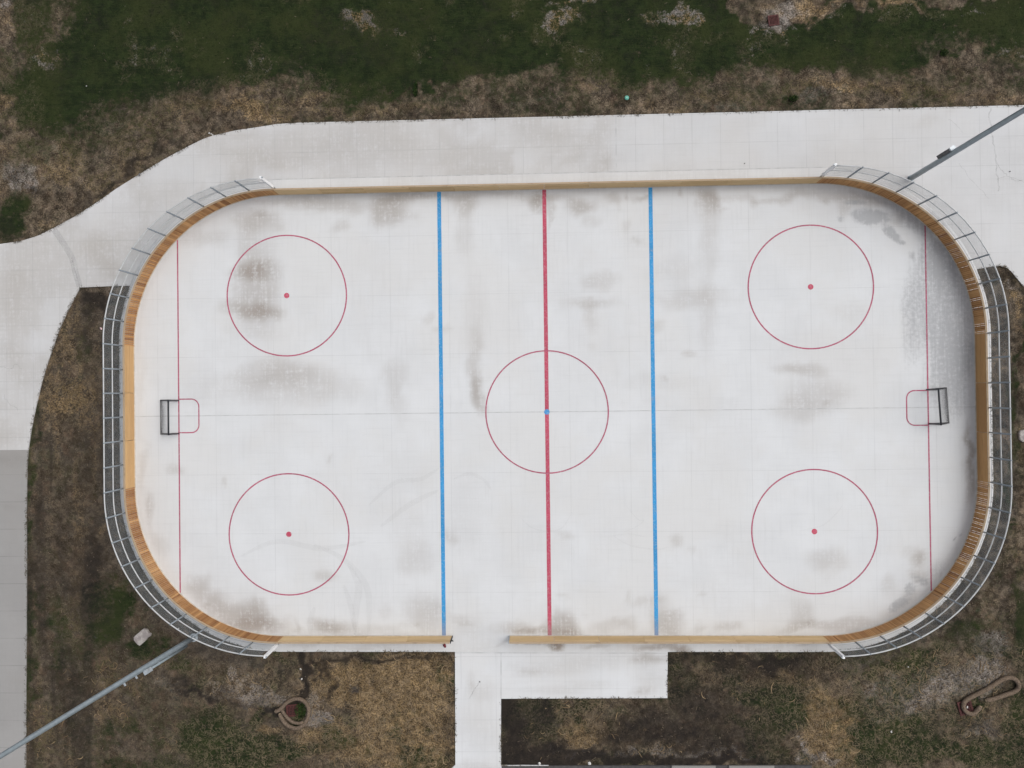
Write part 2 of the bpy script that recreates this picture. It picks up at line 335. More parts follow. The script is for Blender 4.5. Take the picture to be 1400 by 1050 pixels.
def ground_mat():
    n = N('earth and turf')
    n1 = n.noise(.8, 6, .6); n2 = n.noise(4.5, 6, .7); n3 = n.noise(12, 5, .75); n4 = n.noise(30, 3, .75); nb = n.noise(2.0, 6, .7)
    stx = n.noise(1.0, 4, .6, n.map((1.2, 16, 1)))
    wv = n.noise(2.1, 3, .55, None, 1.6); wv2 = n.noise(3.1, 3, .5, n.map((1, 1, 1), 1.1), 1.3)
    ridge = n.math('MAXIMUM', n.mr(n.math('ABSOLUTE', n.math('SUBTRACT', wv, .5)), .0, .045, 1, 0), n.mr(n.math('ABSOLUTE', n.math('SUBTRACT', wv2, .48)), .0, .04, 1, 0))
    furrow = n.mr(n.math('ABSOLUTE', n.math('SUBTRACT', wv, .57)), .0, .05, 1, 0)
    soil = n.mix(n.mr(n2, .38, .62), (.036, .0275, .0185), (.086, .066, .044))
    soil = n.mix(n.mr(n1, .4, .62, 0, .6), soil, (.064, .055, .045))
    soil = n.mix(n.mr(n.noise(1.3, 5, .65, n.map((1, 1, 1), .7)), .50, .66, 0, .55), soil, (.125, .082, .055))
    soil = n.mix(n.mr(n.noise(.9, 5, .65, n.map((1, 1, 1), 2.1)), .52, .66, 0, .5), soil, (.040, .043, .020))
    soil = n.mix(n.mr(nb, .50, .58, 0, .55), soil, (.138, .108, .079))
    soil = n.mix(n.mr(n.noise(1.1, 8, .74, n.map((1, 1, 1), .4)), .50, .40, 0, .6), soil, (.034, .026, .017))
    soil = n.mix(n.mr(n3, .50, .62, 0, .5), soil, (.180, .143, .106))
    soil = n.mix(n.mr(n4, .50, .36, 0, .55), soil, (.018, .014, .010))
    up = n.attr('upper')
    soil = n.mix(n.math('MULTIPLY', up, n.mr(n3, .44, .62, .0, .5)), soil, (.175, .138, .100))
    def brk(name, k2, k3, a, b):
        v = n.math('ADD', n.attr(name), n.math('MULTIPLY', n.math('SUBTRACT', n2, .5), k2))
        v = n.math('ADD', v, n.math('MULTIPLY', n.math('SUBTRACT', n3, .5), k3))
        v = n.math('ADD', v, n.math('MULTIPLY', n.math('SUBTRACT', nb, .5), k2))
        return n.mr(v, a, b)
    gv = n.mix(n.mr(n4, .35, .65), (.036, .034, .032), (.100, .090, .082))
    c = n.mix(n.math('MULTIPLY', n.attr('gravel'), n.mr(n2, .3, .6, .35, .8)), soil, gv)
    sw = n.mix(n.mr(n3, .42, .58), (.066, .044, .021), (.275, .190, .095))
    c = n.mix(n.math('MULTIPLY', brk('straw', 1.3, 1.3, .20, .78), .8), c, sw)
    sl = n.mix(n.mr(n3, .42, .58), (.085, .077, .070), (.265, .242, .225))
    c = n.mix(n.math('MULTIPLY', brk('silt', 1.5, 1.5, .25, .75), .8), c, sl)
    mo = n.noise(2.7, 7, .72, n.map((1, 1, 1), .9)); mo2 = n.noise(.75, 6, .68, n.map((1, 1, 1), 1.7))
    k = n.math('MULTIPLY', n.mr(mo, .38, .62, .60, 1.45), n.mr(mo2, .38, .62, .66, 1.32))
    k = n.math('ADD', n.math('MULTIPLY', n.math('SUBTRACT', k, 1.0), n.math('SUBTRACT', 1.0, n.math('MULTIPLY', n.attr('smooth'), .6))), 1.0)
    cc = n.n('ShaderNodeCombineColor')
    for q in range(3): n.put(cc.inputs[q], k)
    c = n.mix(1.0, c, cc.outputs[0], 'MULTIPLY')
    c = n.mix(n.math('MULTIPLY', n.mr(mo, .52, .66), .22), c, (.185, .155, .120))
    gg = n.mix(n.mr(n.noise(2.2, 4, .6), .36, .66), (.0100, .0165, .0068), (.0200, .0310, .0105))
    gg = n.mix(n.mr(n.noise(.30, 4, .6), .44, .64, 0, .75), gg, (.030, .037, .0125))
    gg = n.mix(n.mr(stx, .50, .72, 0, .5), gg, (.037, .044, .018))
    gg = n.mix(n.mr(n4, .52, .72, 0, .5), gg, (.060, .064, .030))
    gg = n.mix(n.mr(n2, .58, .74, 0, .25), gg, (.09, .08, .05))
    c = n.mix(brk('green', 1.3, 1.1, .16, .82), c, gg)
    c = n.mix(n.math('MULTIPLY', brk('patch', 2.2, 1.8, .55, 1.25), .8), c, n.mix(n.mr(nb, .42, .58), sw, sl))
    # matted strands of old grass
    rw = n.math('MULTIPLY', n.attr('mat'), n.mr(nb, .34, .56))
    c = n.mix(n.math('MULTIPLY', n.math('MULTIPLY', furrow, rw), .85), c, (.026, .021, .016))
    c = n.mix(n.math('MULTIPLY', n.math('MULTIPLY', ridge, rw), .75), c, (.265, .205, .135))
    c = n.mix(n.math('MULTIPLY', brk('dark', .7, .7, .15, .85), .88), c, (.0175, .0150, .0138))
    h = n.math('ADD', n.math('MULTIPLY', n2, .6), n.math('ADD', n.math('MULTIPLY', n3, .6), n.math('MULTIPLY', n4, .5)))
    h = n.math('ADD', h, n.math('MULTIPLY', n.math('MULTIPLY', ridge, rw), .25))
    return n.done(c, .95, n.bump(h, .75, .07), spec=.1)
gme = fast_mesh('ground', V, F)
for nm, a in (('green', gr_), ('straw', st_), ('silt', si_), ('dark', dk_), ('gravel', gv_), ('mat', mt_), ('patch', pa_)): setattr_f(gme, nm, a)
setattr_f(gme, 'upper', sstep(2, 9, Y))
setattr_f(gme, 'smooth', sstep(-9.5, -12.5, X)*sstep(8, 5, Y))
gme.polygons.foreach_set('use_smooth', [True]*len(gme.polygons))
struct(link('ground', gme, ground_mat()))

# ------------------------------------------------------------------ RINK FLOOR
CONC = (.612, .628, .640)
m_floor = concrete('rink concrete', CONC, (.225, .185, .150), (.36, .368, .38), (3.26, -14.29+1.63+3.26*20), (3.26, 1.63+.02+3.26*20), .16, .045, .058)
def slab_grid(off, rows_step=.14, cols=360):
    L, W, r = RL+off, RW+off, RR+off
    ys = [W-r+r*math.sin(a) for a in np.linspace(0, math.pi/2, 64)]
    mid = list(np.arange(-(W-r), W-r, rows_step))
    ys = np.array([-y for y in ys[::-1]]+mid[1:]+ys)
    ex = L-r+np.sqrt(np.maximum(r*r-np.maximum(np.abs(ys)-(W-r), 0)**2, 0))
    t = np.linspace(-1, 1, cols)
    return ex[:, None]*t[None, :], ys[:, None]+0*t[None, :]
FX, FY = slab_grid(AP)
def floor_stain(X, Y):
    px, py = to_px(X, Y, 0)
    wx = (fbm(X, Y, .7, 5)-.5)*30; wy = (fbm(X+30, Y+11, .7, 5)-.5)*26
    qx, qy = px+wx, py+wy
    S = [(348, 368, 30, 10, .6), (350, 424, 34, 12, .62), (352, 396, 24, 42, .42), (352, 302, 28, 18, .38), (345, 340, 20, 28, .22), (350, 450, 30, 18, .2), (380, 512, 50, 18, .28), (400, 528, 80, 22, .24), (300, 530, 60, 20, .1),
         (526, 290, 22, 20, .5), (532, 270, 26, 9, .4), (450, 281, 46, 7, .3), (575, 268, 26, 5, .3), (275, 325, 34, 10, .2), (400, 272, 70, 6, .25), (540, 520, 14, 30, .2), (548, 555, 10, 20, .12),
         (635, 276, 18, 16, .36), (736, 274, 10, 16, .5), (752, 290, 4, 22, .3), (796, 279, 24, 12, .45), (968, 272, 10, 16, .45), (966, 310, 14, 60, .2), (880, 268, 14, 6, .2), (858, 267, 4, 4, .35), (700, 268, 100, 6, .25), (1010, 268, 60, 5, .2), (635, 320, 14, 30, .16),
         (656, 536, 9, 24, .5), (652, 495, 9, 46, .24), (648, 430, 16, 60, .1), (810, 412, 34, 8, .3), (822, 385, 24, 10, .25), (812, 430, 10, 20, .2), (945, 408, 46, 12, .24), (966, 430, 14, 50, .16), (920, 370, 30, 20, .14), (900, 525, 50, 10, .1),
         (1090, 506, 34, 9, .35), (1122, 540, 40, 24, .26), (1090, 560, 30, 16, .2), (1165, 425, 22, 14, .1), (1130, 268, 60, 8, .3), (1190, 275, 50, 10, .3),
         (1329, 620, 4, 36, .6), (1324, 660, 7, 26, .4), (1258, 768, 7, 10, .5), (1256, 790, 9, 8, .4), (1130, 765, 24, 16, .28), (1100, 838, 16, 18, .3), (1140, 857, 60, 7, .34), (1215, 800, 8, 14, .2), (1228, 840, 20, 10, .2), (1090, 855, 30, 8, .24),
         (348, 842, 18, 22, .6), (302, 832, 34, 16, .45, 30), (335, 858, 44, 10, .5), (448, 860, 24, 9, .5), (268, 803, 12, 20, .35, 30), (206, 690, 7, 18, .35), (215, 740, 8, 26, .2, -20), (195, 640, 7, 30, .22), (190, 540, 6, 60, .12), (565, 765, 22, 22, .18), (588, 842, 26, 26, .32), (500, 858, 60, 7, .2),
         (766, 852, 20, 16, .55), (748, 862, 40, 7, .45), (700, 856, 22, 12, .35), (912, 855, 18, 15, .4), (902, 836, 16, 22, .2), (830, 856, 24, 10, .22), (1000, 857, 22, 9, .3), (645, 855, 24, 16, .16), (560, 730, 24, 40, .1), (640, 700, 30, 60, .08),
         (765, 882, 9, 8, .95), (730, 881, 34, 5, .7), (900, 881, 40, 6, .6), (932, 885, 16, 5, .6), (810, 881, 20, 4, .4), (700, 882, 6, 5, .5), (420, 883, 30, 5, .3), (520, 884, 60, 5, .25), (1100, 884, 12, 3, .4), (1030, 884, 40, 4, .25), (660, 881, 30, 4, .15)]
    rs = random.Random(5)
    for k in range(90):
        yy = rs.choice((265+abs(rs.gauss(0, 26)), 866-abs(rs.gauss(0, 22)), rs.uniform(270, 860)))
        S.append((rs.uniform(230, 1290), yy, rs.uniform(3, 13), rs.uniform(2, 10), rs.uniform(.08, .30)))
    st = np.clip(blobs(qx, qy, S, 1.25)*1.1, 0, 1)
    # general grime against the boards
    L, W, r = RL, RW, RR
    qx2 = np.maximum(np.abs(X)-(L-r), 0); qy2 = np.maximum(np.abs(Y)-(W-r), 0)
    inset = r-np.sqrt(qx2*qx2+qy2*qy2)
    st = np.maximum(st, (1-sstep(0, .55, inset))*.24*fbm(X, Y, .6, 3))
    st = np.maximum(st, .055*sstep(.45, .75, fbm(X, Y, .28, 4)))
    gw = [(1196, 300, 24, 9, .95), (1180, 292, 20, 7, .7), (1168, 277, 18, 4, .7), (1150, 300, 6, 5, .6), (1221, 318, 6, 9, .95), (1228, 326, 5, 6, .9), (1236, 332, 7, 3, .9), (1214, 316, 4, 6, .7), (1251, 350, 4, 6, .5),
          (1262, 300, 34, 18, .6), (1292, 360, 24, 46, .7, -20), (1270, 400, 30, 60, .42), (1300, 500, 34, 70, .45), (1300, 450, 24, 60, .46), (1256, 430, 24, 70, .34), (1240, 470, 14, 60, .28), (1308, 520, 18, 60, .36), (1284, 520, 20, 50, .3), (1324, 420, 8, 80, .2), (1150, 262, 80, 8, .3), (1230, 285, 40, 10, .4, 25),
          (1262, 796, 8, 6, .7), (1243, 806, 7, 10, .75), (1232, 824, 14, 7, .75, -20), (1252, 790, 8, 5, .6), (1280, 780, 16, 12, .4, -40), (1222, 833, 8, 6, .5), (1315, 730, 4, 3, .6), (1305, 740, 3, 2, .7), (1310, 690, 6, 24, .2), (1262, 820, 8, 16, .25),
          (850, 225, 400, 30, .0)]
    gy_ = blobs(qx*.55+px*.45, qy*.55+py*.45, gw, 1.1)
    return st, gy_
fst, fgr = floor_stain(FX, FY)
fi = np.arange(FX.size).reshape(FX.shape)
FF = np.stack([fi[:-1, :-1], fi[:-1, 1:], fi[1:, 1:], fi[1:, :-1]], -1).reshape(-1, 4)
FVt = np.stack([FX, FY, np.zeros_like(FX)], -1).reshape(-1, 3)
# skirt: duplicate the border lower down
bd = np.concatenate([fi[0, :], fi[1:, -1], fi[-1, -2::-1], fi[-2:0:-1, 0]])
low = FVt[bd]-np.array([0, 0, .18]); b0 = len(FVt); m = len(bd)
sk = np.array([(bd[(i+1) % m], bd[i], b0+i, b0+(i+1) % m) for i in range(m)])
fme = fast_mesh('rink_floor', np.concatenate([FVt, low]), np.concatenate([FF, sk]))
setattr_f(fme, 'stain', np.concatenate([fst.ravel(), np.zeros(m)])); setattr_f(fme, 'grey', np.concatenate([fgr.ravel(), np.zeros(m)]))
floor = struct(link('rink_floor', fme, m_floor))

def paint(name, col, worn=.25):
    n = N(name)
    w = n.noise(9, 6, .7); big = n.noise(.6, 3, .6)
    c = n.mix(n.mr(big, .3, .7), tuple(v*.9 for v in col), tuple(min(1, v*1.12) for v in col))
    c = n.mix(n.mr(w, .46, .74, 0, worn*1.3), c, CONC)
    c = n.mix(n.mr(n.noise(2.2, 6, .75), .52, .72, 0, .35), c, (.34, .29, .28))
    sep = n.n('ShaderNodeSeparateXYZ'); n.put(sep.inputs[0], n.coord())
    e = n.mr(n.math('MULTIPLY', sep.outputs[1], -1), 11.0, 12.2, 0, .55)
    c = n.mix(e, c, (.30, .24, .25))
    return n.done(c, .7, spec=.3)
m_blue = paint('blue line paint', (.030, .255, .53)); m_red = paint('red line paint', (.42, .058, .104)); m_thin = paint('worn red paint', (.37, .082, .140), .3)
m_bdot = paint('pale blue paint', (.06, .26, .55))
Zl = .004
def strip(name, pts, w, mat, z=Zl, closed=False, parent=floor, label=None, taper=False):
    pts = [Vector((p[0], p[1], 0)) for p in pts]; v = []; f = []; m = len(pts)
    for i, p in enumerate(pts):
        a = pts[(i-1) % m] if (i > 0 or closed) else p; b = pts[(i+1) % m] if (i < m-1 or closed) else p
        d = (b-a).normalized(); nn = Vector((-d.y, d.x, 0)); ww = w/2
        if taper: ww *= .15+.85*math.sin(math.pi*(i+.3)/(m-.4))**.7
        v += [p+nn*ww+Vector((0, 0, z)), p-nn*ww+Vector((0, 0, z))]
    for i in range(m if closed else m-1):
        j = (i+1) % m; f.append((2*i+1, 2*j+1, 2*j, 2*i))
    o = pydata(name, v, f, mat, parent)
    if label: o['label'] = label
    return o
BX, GX, CX, CY, CR = 5.772, 20.40, 14.29, 6.585, 3.335
def yline(x): return [(x, y) for y in np.linspace(-RW+.01, RW-.01, 12)]
for sx in (-1, 1): strip('blue_line', yline(sx*BX), .215, m_blue, label='broad blue line across the rink floor')
strip('centre_line', yline(0), .215, m_red, label='broad red line across the middle of the rink')
for sx in (-1, 1):
    ye = SY+math.sqrt(RR**2-(GX-SX)**2)-.01
    strip('goal_line', [(sx*GX, -ye), (sx*GX, ye)], .075, m_thin)
def circ(cx, cy, r, n=96): return [(cx+r*math.cos(2*math.pi*k/n), cy+r*math.sin(2*math.pi*k/n)) for k in range(n)]
def disc(name, cx, cy, r, mat, z, label=None):
    o = pydata(name, [(x, y, z) for x, y in circ(cx, cy, r, 32)], [tuple(range(32))], mat, floor)
    if label: o['label'] = label
for cx, cy in ((-CX, CY), (CX, CY), (-CX, -CY), (CX, -CY)):
    strip('faceoff_circle', circ(cx, cy, CR), .075, m_thin, closed=True)
    disc('faceoff_spot', cx, cy, .15, m_red, Zl)
strip('faceoff_circle', circ(0, 0, CR), .07, m_thin, z=.008, closed=True)
disc('faceoff_spot', 0, 0, .15, m_bdot, .012, 'blue spot at the centre of the rink')
for sx in (-1, 1):
    w, d, rc = .93, 1.13, .42; q = [(0, w)]
    q += [(d-rc+rc*math.sin(a), w-rc+rc*math.cos(a)) for a in np.linspace(0, math.pi/2, 8)]
    q += [(d-rc+rc*math.cos(a), -w+rc-rc*math.sin(a)) for a in np.linspace(0, math.pi/2, 8)]+[(0, -w)]
    strip('goal_crease', [(sx*(GX-x), y) for x, y in q], .065, m_thin, z=.008)
def ghost(name, col, a, lo=0.25):
    n = N(name); f = n.noise(3, 4, .6); f2 = n.noise(24, 3, .6)
    al = n.math('MULTIPLY', n.mr(f, .3, .65, lo, 1), n.mr(f2, .3, .6, .5, 1)); return n.done(col, .85, alpha=n.math('MULTIPLY', al, a))
m_skid = ghost('tyre scuff', (.22, .21, .20), .055, .6); m_crack = ghost('crack fill', (.20, .195, .19), .22); m_joint = ghost('grey joint fill', (.42, .425, .43), .24, .6); m_seam = simple('thin slab seam', (.42, .43, .435), .25, 2, .9)
def smooth_path(pts, n=8):
    pts = [Vector((*p[:2], 0)) if len(p) == 2 else Vector(p) for p in pts]; out = []
    for i in range(len(pts)-1):
        p0 = pts[max(i-1, 0)]; p1 = pts[i]; p2 = pts[i+1]; p3 = pts[min(i+2, len(pts)-1)]
        for k in range(n):
            t = k/n
            out.append(.5*((2*p1)+(p2-p0)*t+(2*p0-5*p1+4*p2-p3)*t*t+(3*p1-p0-3*p2+p3)*t**3))
    return out+[pts[-1]]
for pl, w in (([(476, 770), (490, 800), (487, 830), (485, 868)], .42), ([(470, 800), (480, 830), (486, 868)], .30), ([(430, 745), (470, 765), (500, 800), (505, 835), (503, 868)], .36), ([(425, 868), (424, 850), (430, 830)], .34),
              ([(712, 708), (725, 720), (745, 726), (768, 722), (782, 700)], .07), ([(855, 690), (872, 710), (880, 712), (870, 720), (852, 728)], .06), ([(838, 732), (860, 745), (895, 751), (915, 748)], .07), ([(838, 732), (860, 730), (882, 734)], .06),
              ([(1095, 725), (1125, 718), (1145, 700), (1152, 690)], .07), ([(330, 760), (380, 740), (440, 750), (500, 740)], .30), ([(520, 720), (560, 690), (600, 670)], .30), ([(505, 690), (540, 660), (575, 655), (600, 640)], .26), ([(620, 655), (640, 648), (660, 655), (672, 670)], .2)):
    strip('skid_mark', smooth_path([G(*q).xy for q in pl]), w, m_skid, z=.006, taper=True)
# cold joint along the middle of the floor
strip('floor_seam', [(-RL+.02, 0), (0, .01), (RL-.02, .03)], .026, m_seam, z=.0025)
top_seam = [outline(s, AP)[0].xy for s in np.linspace(-2.5, 2*SX+2.5, 60)]

# ------------------------------------------------------------------ WALKWAYS
def slab(name, poly, mat, step, stfun, z=0.0, depth=.18):
    bm = bmesh.new(); vs = [bm.verts.new((p[0], p[1], z)) for p in poly]; f = bm.faces.new(vs); bm.normal_update()
    if f.normal.z < 0: f.normal_flip()
    bmesh.ops.triangulate(bm, faces=bm.faces[:])
    xs = [p[0] for p in poly]; ys = [p[1] for p in poly]
    for x in np.arange(min(xs)+step, max(xs), step):
        bmesh.ops.bisect_plane(bm, geom=bm.verts[:]+bm.edges[:]+bm.faces[:], plane_co=(x, 0, 0), plane_no=(1, 0, 0))
    for y in np.arange(min(ys)+step, max(ys), step):
        bmesh.ops.bisect_plane(bm, geom=bm.verts[:]+bm.edges[:]+bm.faces[:], plane_co=(0, y, 0), plane_no=(0, 1, 0))
    be = [e for e in bm.edges if e.is_boundary]
    r = bmesh.ops.extrude_edge_only(bm, edges=be)
    bmesh.ops.translate(bm, verts=[v for v in r['geom'] if isinstance(v, bmesh.types.BMVert)], vec=(0, 0, -depth))
    me = bpy.data.meshes.new(name); bm.to_mesh(me); bm.free()
    co = np.zeros(len(me.vertices)*3, np.float32); me.vertices.foreach_get('co', co); co = co.reshape(-1, 3)
    s, g = stfun(co[:, 0].astype(float), co[:, 1].astype(float)); setattr_f(me, 'stain', s); setattr_f(me, 'grey', g)
    return struct(link(name, me, mat))
def walk_stain(x, y):
    px, py = to_px(x, y, 0); qx = px+(fbm(x, y, .4, 4)-.5)*50; qy = py+(fbm(x+9, y+50, .4, 4)-.5)*34
    s = blobs(qx, qy, [(400, 195, 60, 26, .34), (520, 185, 50, 28, .36), (600, 215, 90, 24, .26), (740, 182, 50, 16, .38), (800, 205, 50, 20, .2), (300, 215, 60, 20, .24), (180, 300, 50, 30, .24), (140, 350, 30, 30, .3), (60, 380, 40, 30, .16), (10, 420, 20, 60, .26), (30, 500, 40, 40, .14), (20, 560, 40, 30, .18), (5, 600, 30, 16, .4),
        (150, 370, 26, 16, .45), (130, 345, 40, 12, .3), (20, 400, 14, 50, .35), (40, 385, 8, 40, .3), (10, 490, 20, 20, .3), (20, 520, 30, 14, .25), (90, 440, 20, 30, .15), (110, 330, 60, 10, .25), (230, 260, 40, 16, .25), (380, 215, 80, 10, .3), (470, 205, 30, 30, .25), (1290, 157, 20, 4, .35), (1260, 170, 20, 10, .15), (838, 218, 4, 12, .4), (650, 165, 200, 5, .2), (300, 188, 60, 5, .3), (1370, 260, 40, 30, .12)], 1.6)
    s = np.maximum(s, .36*sstep(.43, .64, fbm(x, y, .5, 5))*(1-sstep(820, 850, px)*.75))
    s = np.maximum(s, .15*(1-sstep(838, 843, px))*sstep(560, 100, px*0+300))
    return s, 0*s
m_walk = concrete('walkway concrete', (.548, .557, .565), (.29, .258, .222), (.3, .3, .3), (1.53, .35+153), (1.56, .32+156), .22, .05, .06)
walk = slab('walkway', [tuple(p) for p in walk_poly], m_walk, .45, walk_stain, z=-.012)
def pave_stain(x, y):
    px, py = to_px(x, y, 0); s = blobs(px+(fbm(x, y, .6, 3)-.5)*20, py+(fbm(x+7, y, .6, 3)-.5)*20, [(5, 630, 30, 10, .3), (20, 695, 30, 3, .2), (18, 826, 20, 2, .3), (20, 960, 40, 40, .1)], 1.5); return s, 0*s
m_pave = concrete('old grey pavement', (.30, .296, .29), (.17, .16, .15), (.2, .2, .2), None, (1.52, .9+152), .35, .07, .03)
slab('pavement', [tuple(p) for p in pave_poly], m_pave, .6, pave_stain, z=-.02)
def path_stain(x, y):
    px, py = to_px(x, y, 0); qx = px+(fbm(x, y, .6, 4)-.5)*24; qy = py+(fbm(x+7, y, .6, 4)-.5)*20
    s = blobs(qx, qy, [(880, 904, 14, 9, .6), (900, 906, 12, 4, .5), (872, 948, 12, 4, .45), (890, 935, 20, 14, .22), (820, 903, 40, 12, .2), (760, 910, 40, 14, .16), (730, 915, 30, 4, .3), (660, 945, 16, 14, .2), (655, 1000, 30, 30, .14), (655, 1050, 40, 8, .3), (770, 940, 50, 6, .2), (650, 930, 4, 10, .3)], 1.5)
    return s, 0*s
m_path = concrete('path concrete', (.612, .628, .642), (.25, .22, .19), (.3, .3, .3), (1.9, .1+190), (1.72, .4+172), .18, .05, .06)
path = slab('path', [tuple(p) for p in path_poly], m_path, .35, path_stain, z=-.008)
W_ = walk
def wk(name, pl, w, mat, jag=0.0, z=-.008, parent=None):
    pts = smooth_path([G(*q).xy for q in pl], 5)
    if jag: pts = [p+Vector((random.uniform(-jag, jag), random.uniform(-jag, jag), 0)) for p in pts]
    return strip(name, pts, w, mat, z=z, parent=parent or walk)
wk('crack', [(1355, 147), (1353, 160), (1354, 170), (1357, 186), (1361, 210), (1362, 228), (1364, 245), (1366, 262)], .06, m_crack, .05)
wk('crack', [(1362, 222), (1372, 234), (1382, 244), (1390, 247), (1400, 246)], .04, m_crack, .05)
wk('crack', [(1296, 163), (1310, 172), (1318, 182)], .03, m_crack, .04)
wk('crack', [(1311, 222), (1325, 242), (1340, 258), (1352, 272)], .025, m_crack, .04)
wk('crack', [(1364, 245), (1380, 241), (1400, 250)], .025, m_crack, .04)
wk('crack', [(0, 500), (14, 505), (22, 498), (30, 506)], .03, m_crack, .05)
wk('crack', [(5, 540), (12, 552), (20, 556), (24, 560)], .03, m_crack, .05)
wk('slab_joint', [(74, 314), (86, 332), (98, 352), (103, 372), (109, 392)], .34, m_joint)
wk('slab_joint', [(98, 352), (103, 372), (109, 392)], .05, m_crack)
strip('slab_joint', [(x, y) for x, y in top_seam], .03, m_seam, z=.003, parent=floor)
wk('slab_joint', [(842, 158), (842.5, 229)], .03, m_seam)
wk('slab_joint', [(622, 892.6), (685, 892.6), (912, 893)], .03, m_seam, z=.001, parent=path)
wk('slab_joint', [(685, 893), (685, 955)], .03, m_seam, z=-.004, parent=path)
wk('crack', [(656, 932), (651, 940), (645, 948), (642, 956)], .04, m_crack, .05, z=-.004, parent=path)

# grey strip and kerb stones at the bottom edge
m_kerb = concrete('kerb concrete', (.24, .235, .228), (.12, .115, .11), (.2, .2, .2), None, None)
m_ash = simple('dark paved strip', (.070, .067, .068), .2, 5, .9)
def prism(name, pts, z0, z1, mat, bevel=.012, parent=None, attrs=False):
    bm = bmesh.new(); vs = [bm.verts.new((p[0], p[1], z1)) for p in pts]; f = bm.faces.new(vs); bm.normal_update()
    if f.normal.z < 0: f.normal_flip()
    r = bmesh.ops.extrude_face_region(bm, geom=[f])
    bmesh.ops.translate(bm, verts=[v for v in r['geom'] if isinstance(v, bmesh.types.BMVert)], vec=(0, 0, z0-z1))
    bmesh.ops.recalc_face_normals(bm, faces=bm.faces[:])
    if bevel: bmesh.ops.bevel(bm, geom=[e for e in bm.edges if e.verts[0].co.z > z1-1e-4 and e.verts[1].co.z > z1-1e-4], offset=bevel, segments=2, affect='EDGES')
    me = bpy.data.meshes.new(name); bm.to_mesh(me); bm.free(); return link(name, me, mat, parent)
struct(prism('lane', P([(685.5, 1047), (1110, 1046.5), (1112, 1200), (750.5, 1200), (750.5, 1060), (685.5, 1060)]), -.2, .0, m_ash))
for x0, x1, lab in ((918, 978, 'pale flat kerb stone at the bottom edge, nearer the concrete path'), (996, 1058, 'pale flat kerb stone at the bottom edge, nearer the tan straw patch')):
    o = prism('kerb_stone', P([(x0, 1046), (x1, 1046), (x1, 1064), (x0, 1064)]), .001, .10, m_kerb)
    tag(o, lab, 'kerb stone', 'kerb stones at the bottom edge')

# ------------------------------------------------------------------ BOARDS
def wood(name, dark, light, grain):
    n = N(name); t = n.attr('tint')
    g = n.noise(1.0, 5, .6, n.map(grain)); b = n.noise(1.3, 4, .6)
    c = n.mix(n.math('ADD', t, n.math('MULTIPLY', n.math('SUBTRACT', b, .5), .5), clamp=True), dark, light)
    c = n.mix(n.mr(g, .52, .75, 0, .5), c, tuple(v*.5 for v in dark))
    c = n.mix(n.mr(n.noise(9, 4, .65), .62, .8, 0, .5), c, tuple(v*.35 for v in dark))
    return n.done(c, .75, n.bump(g, .25, .01), spec=.25)
m_plank = wood('cedar staves', (.27, .122, .047), (.60, .345, .150), (9, 9, .8))
m_side = wood('pale side planks', (.50, .345, .175), (.70, .515, .29), (.8, .8, 14))
m_end_shade = wood('brown shaded end planks', (.38, .205, .085), (.54, .315, .135), (.8, .8, 14))  # redder weathered wood, with the right end's shade mixed into the tone
m_end = wood('golden end planks', (.47, .285, .130), (.60, .385, .185), (.8, .8, 14))
m_kick = simple('pale kick strip', (.56, .50, .42), .12, 4, .7)
m_cap = wood('weathered cap', (.30, .22, .14), (.46, .36, .25), (3, 3, 3))
BH = 1.07
boards = thing('rink_boards', 'knee-high wooden board wall running round the whole rink, open at the bottom gate', 'board wall', (0, 0, 0))
def frame_at(s, off=0.0):
    p, nn = outline(s, off); return p, nn, Vector((-nn.y, nn.x, 0))
Zv = Vector((0, 0, 1))
def kick(s0, s1, parent, step=.5):
    mb = MB(); n = max(2, int((s1-s0)/step)); prev = None; v = []; f = []
    for i in range(n+1):
        s = s0+(s1-s0)*i/n; a, _ = outline(s, -.018); b, _ = outline(s, .002)
        v += [a+Zv*.001, a+Zv*.085, b+Zv*.085, b+Zv*.001]
    for i in range(n):
        k = 4*i; f += [(k, k+1, k+5, k+4), (k+1, k+2, k+6, k+5), (k+2, k+3, k+7, k+6)]
    f += [(0, 3, 2, 1), tuple(4*n+q for q in (0, 1, 2, 3))]
    mb.add(v, f); mb.build('kick_strip', m_kick, parent)
def cap(s0, s1, parent, step=.4):
    n = max(1, int(round((s1-s0)/step))) ; v = []; f = []; mb = MB()
    for i in range(n+1):
        s = s0+(s1-s0)*i/n; a, _ = outline(s, -.004); b, _ = outline(s, .088)
        v += [a+Zv*(BH-.004), a+Zv*(BH+.028), b+Zv*(BH+.028), b+Zv*(BH-.004)]
    for i in range(n):
        k = 4*i; f += [(k, k+1, k+5, k+4), (k+1, k+2, k+6, k+5), (k+2, k+3, k+7, k+6), (k+3, k, k+4, k+7)]
    f += [(0, 3, 2, 1), tuple(4*n+q for q in (0, 1, 2, 3))]
    mb.cur = .5; mb.add(v, f); mb.build('cap_rail', m_cap, parent, tint=True)
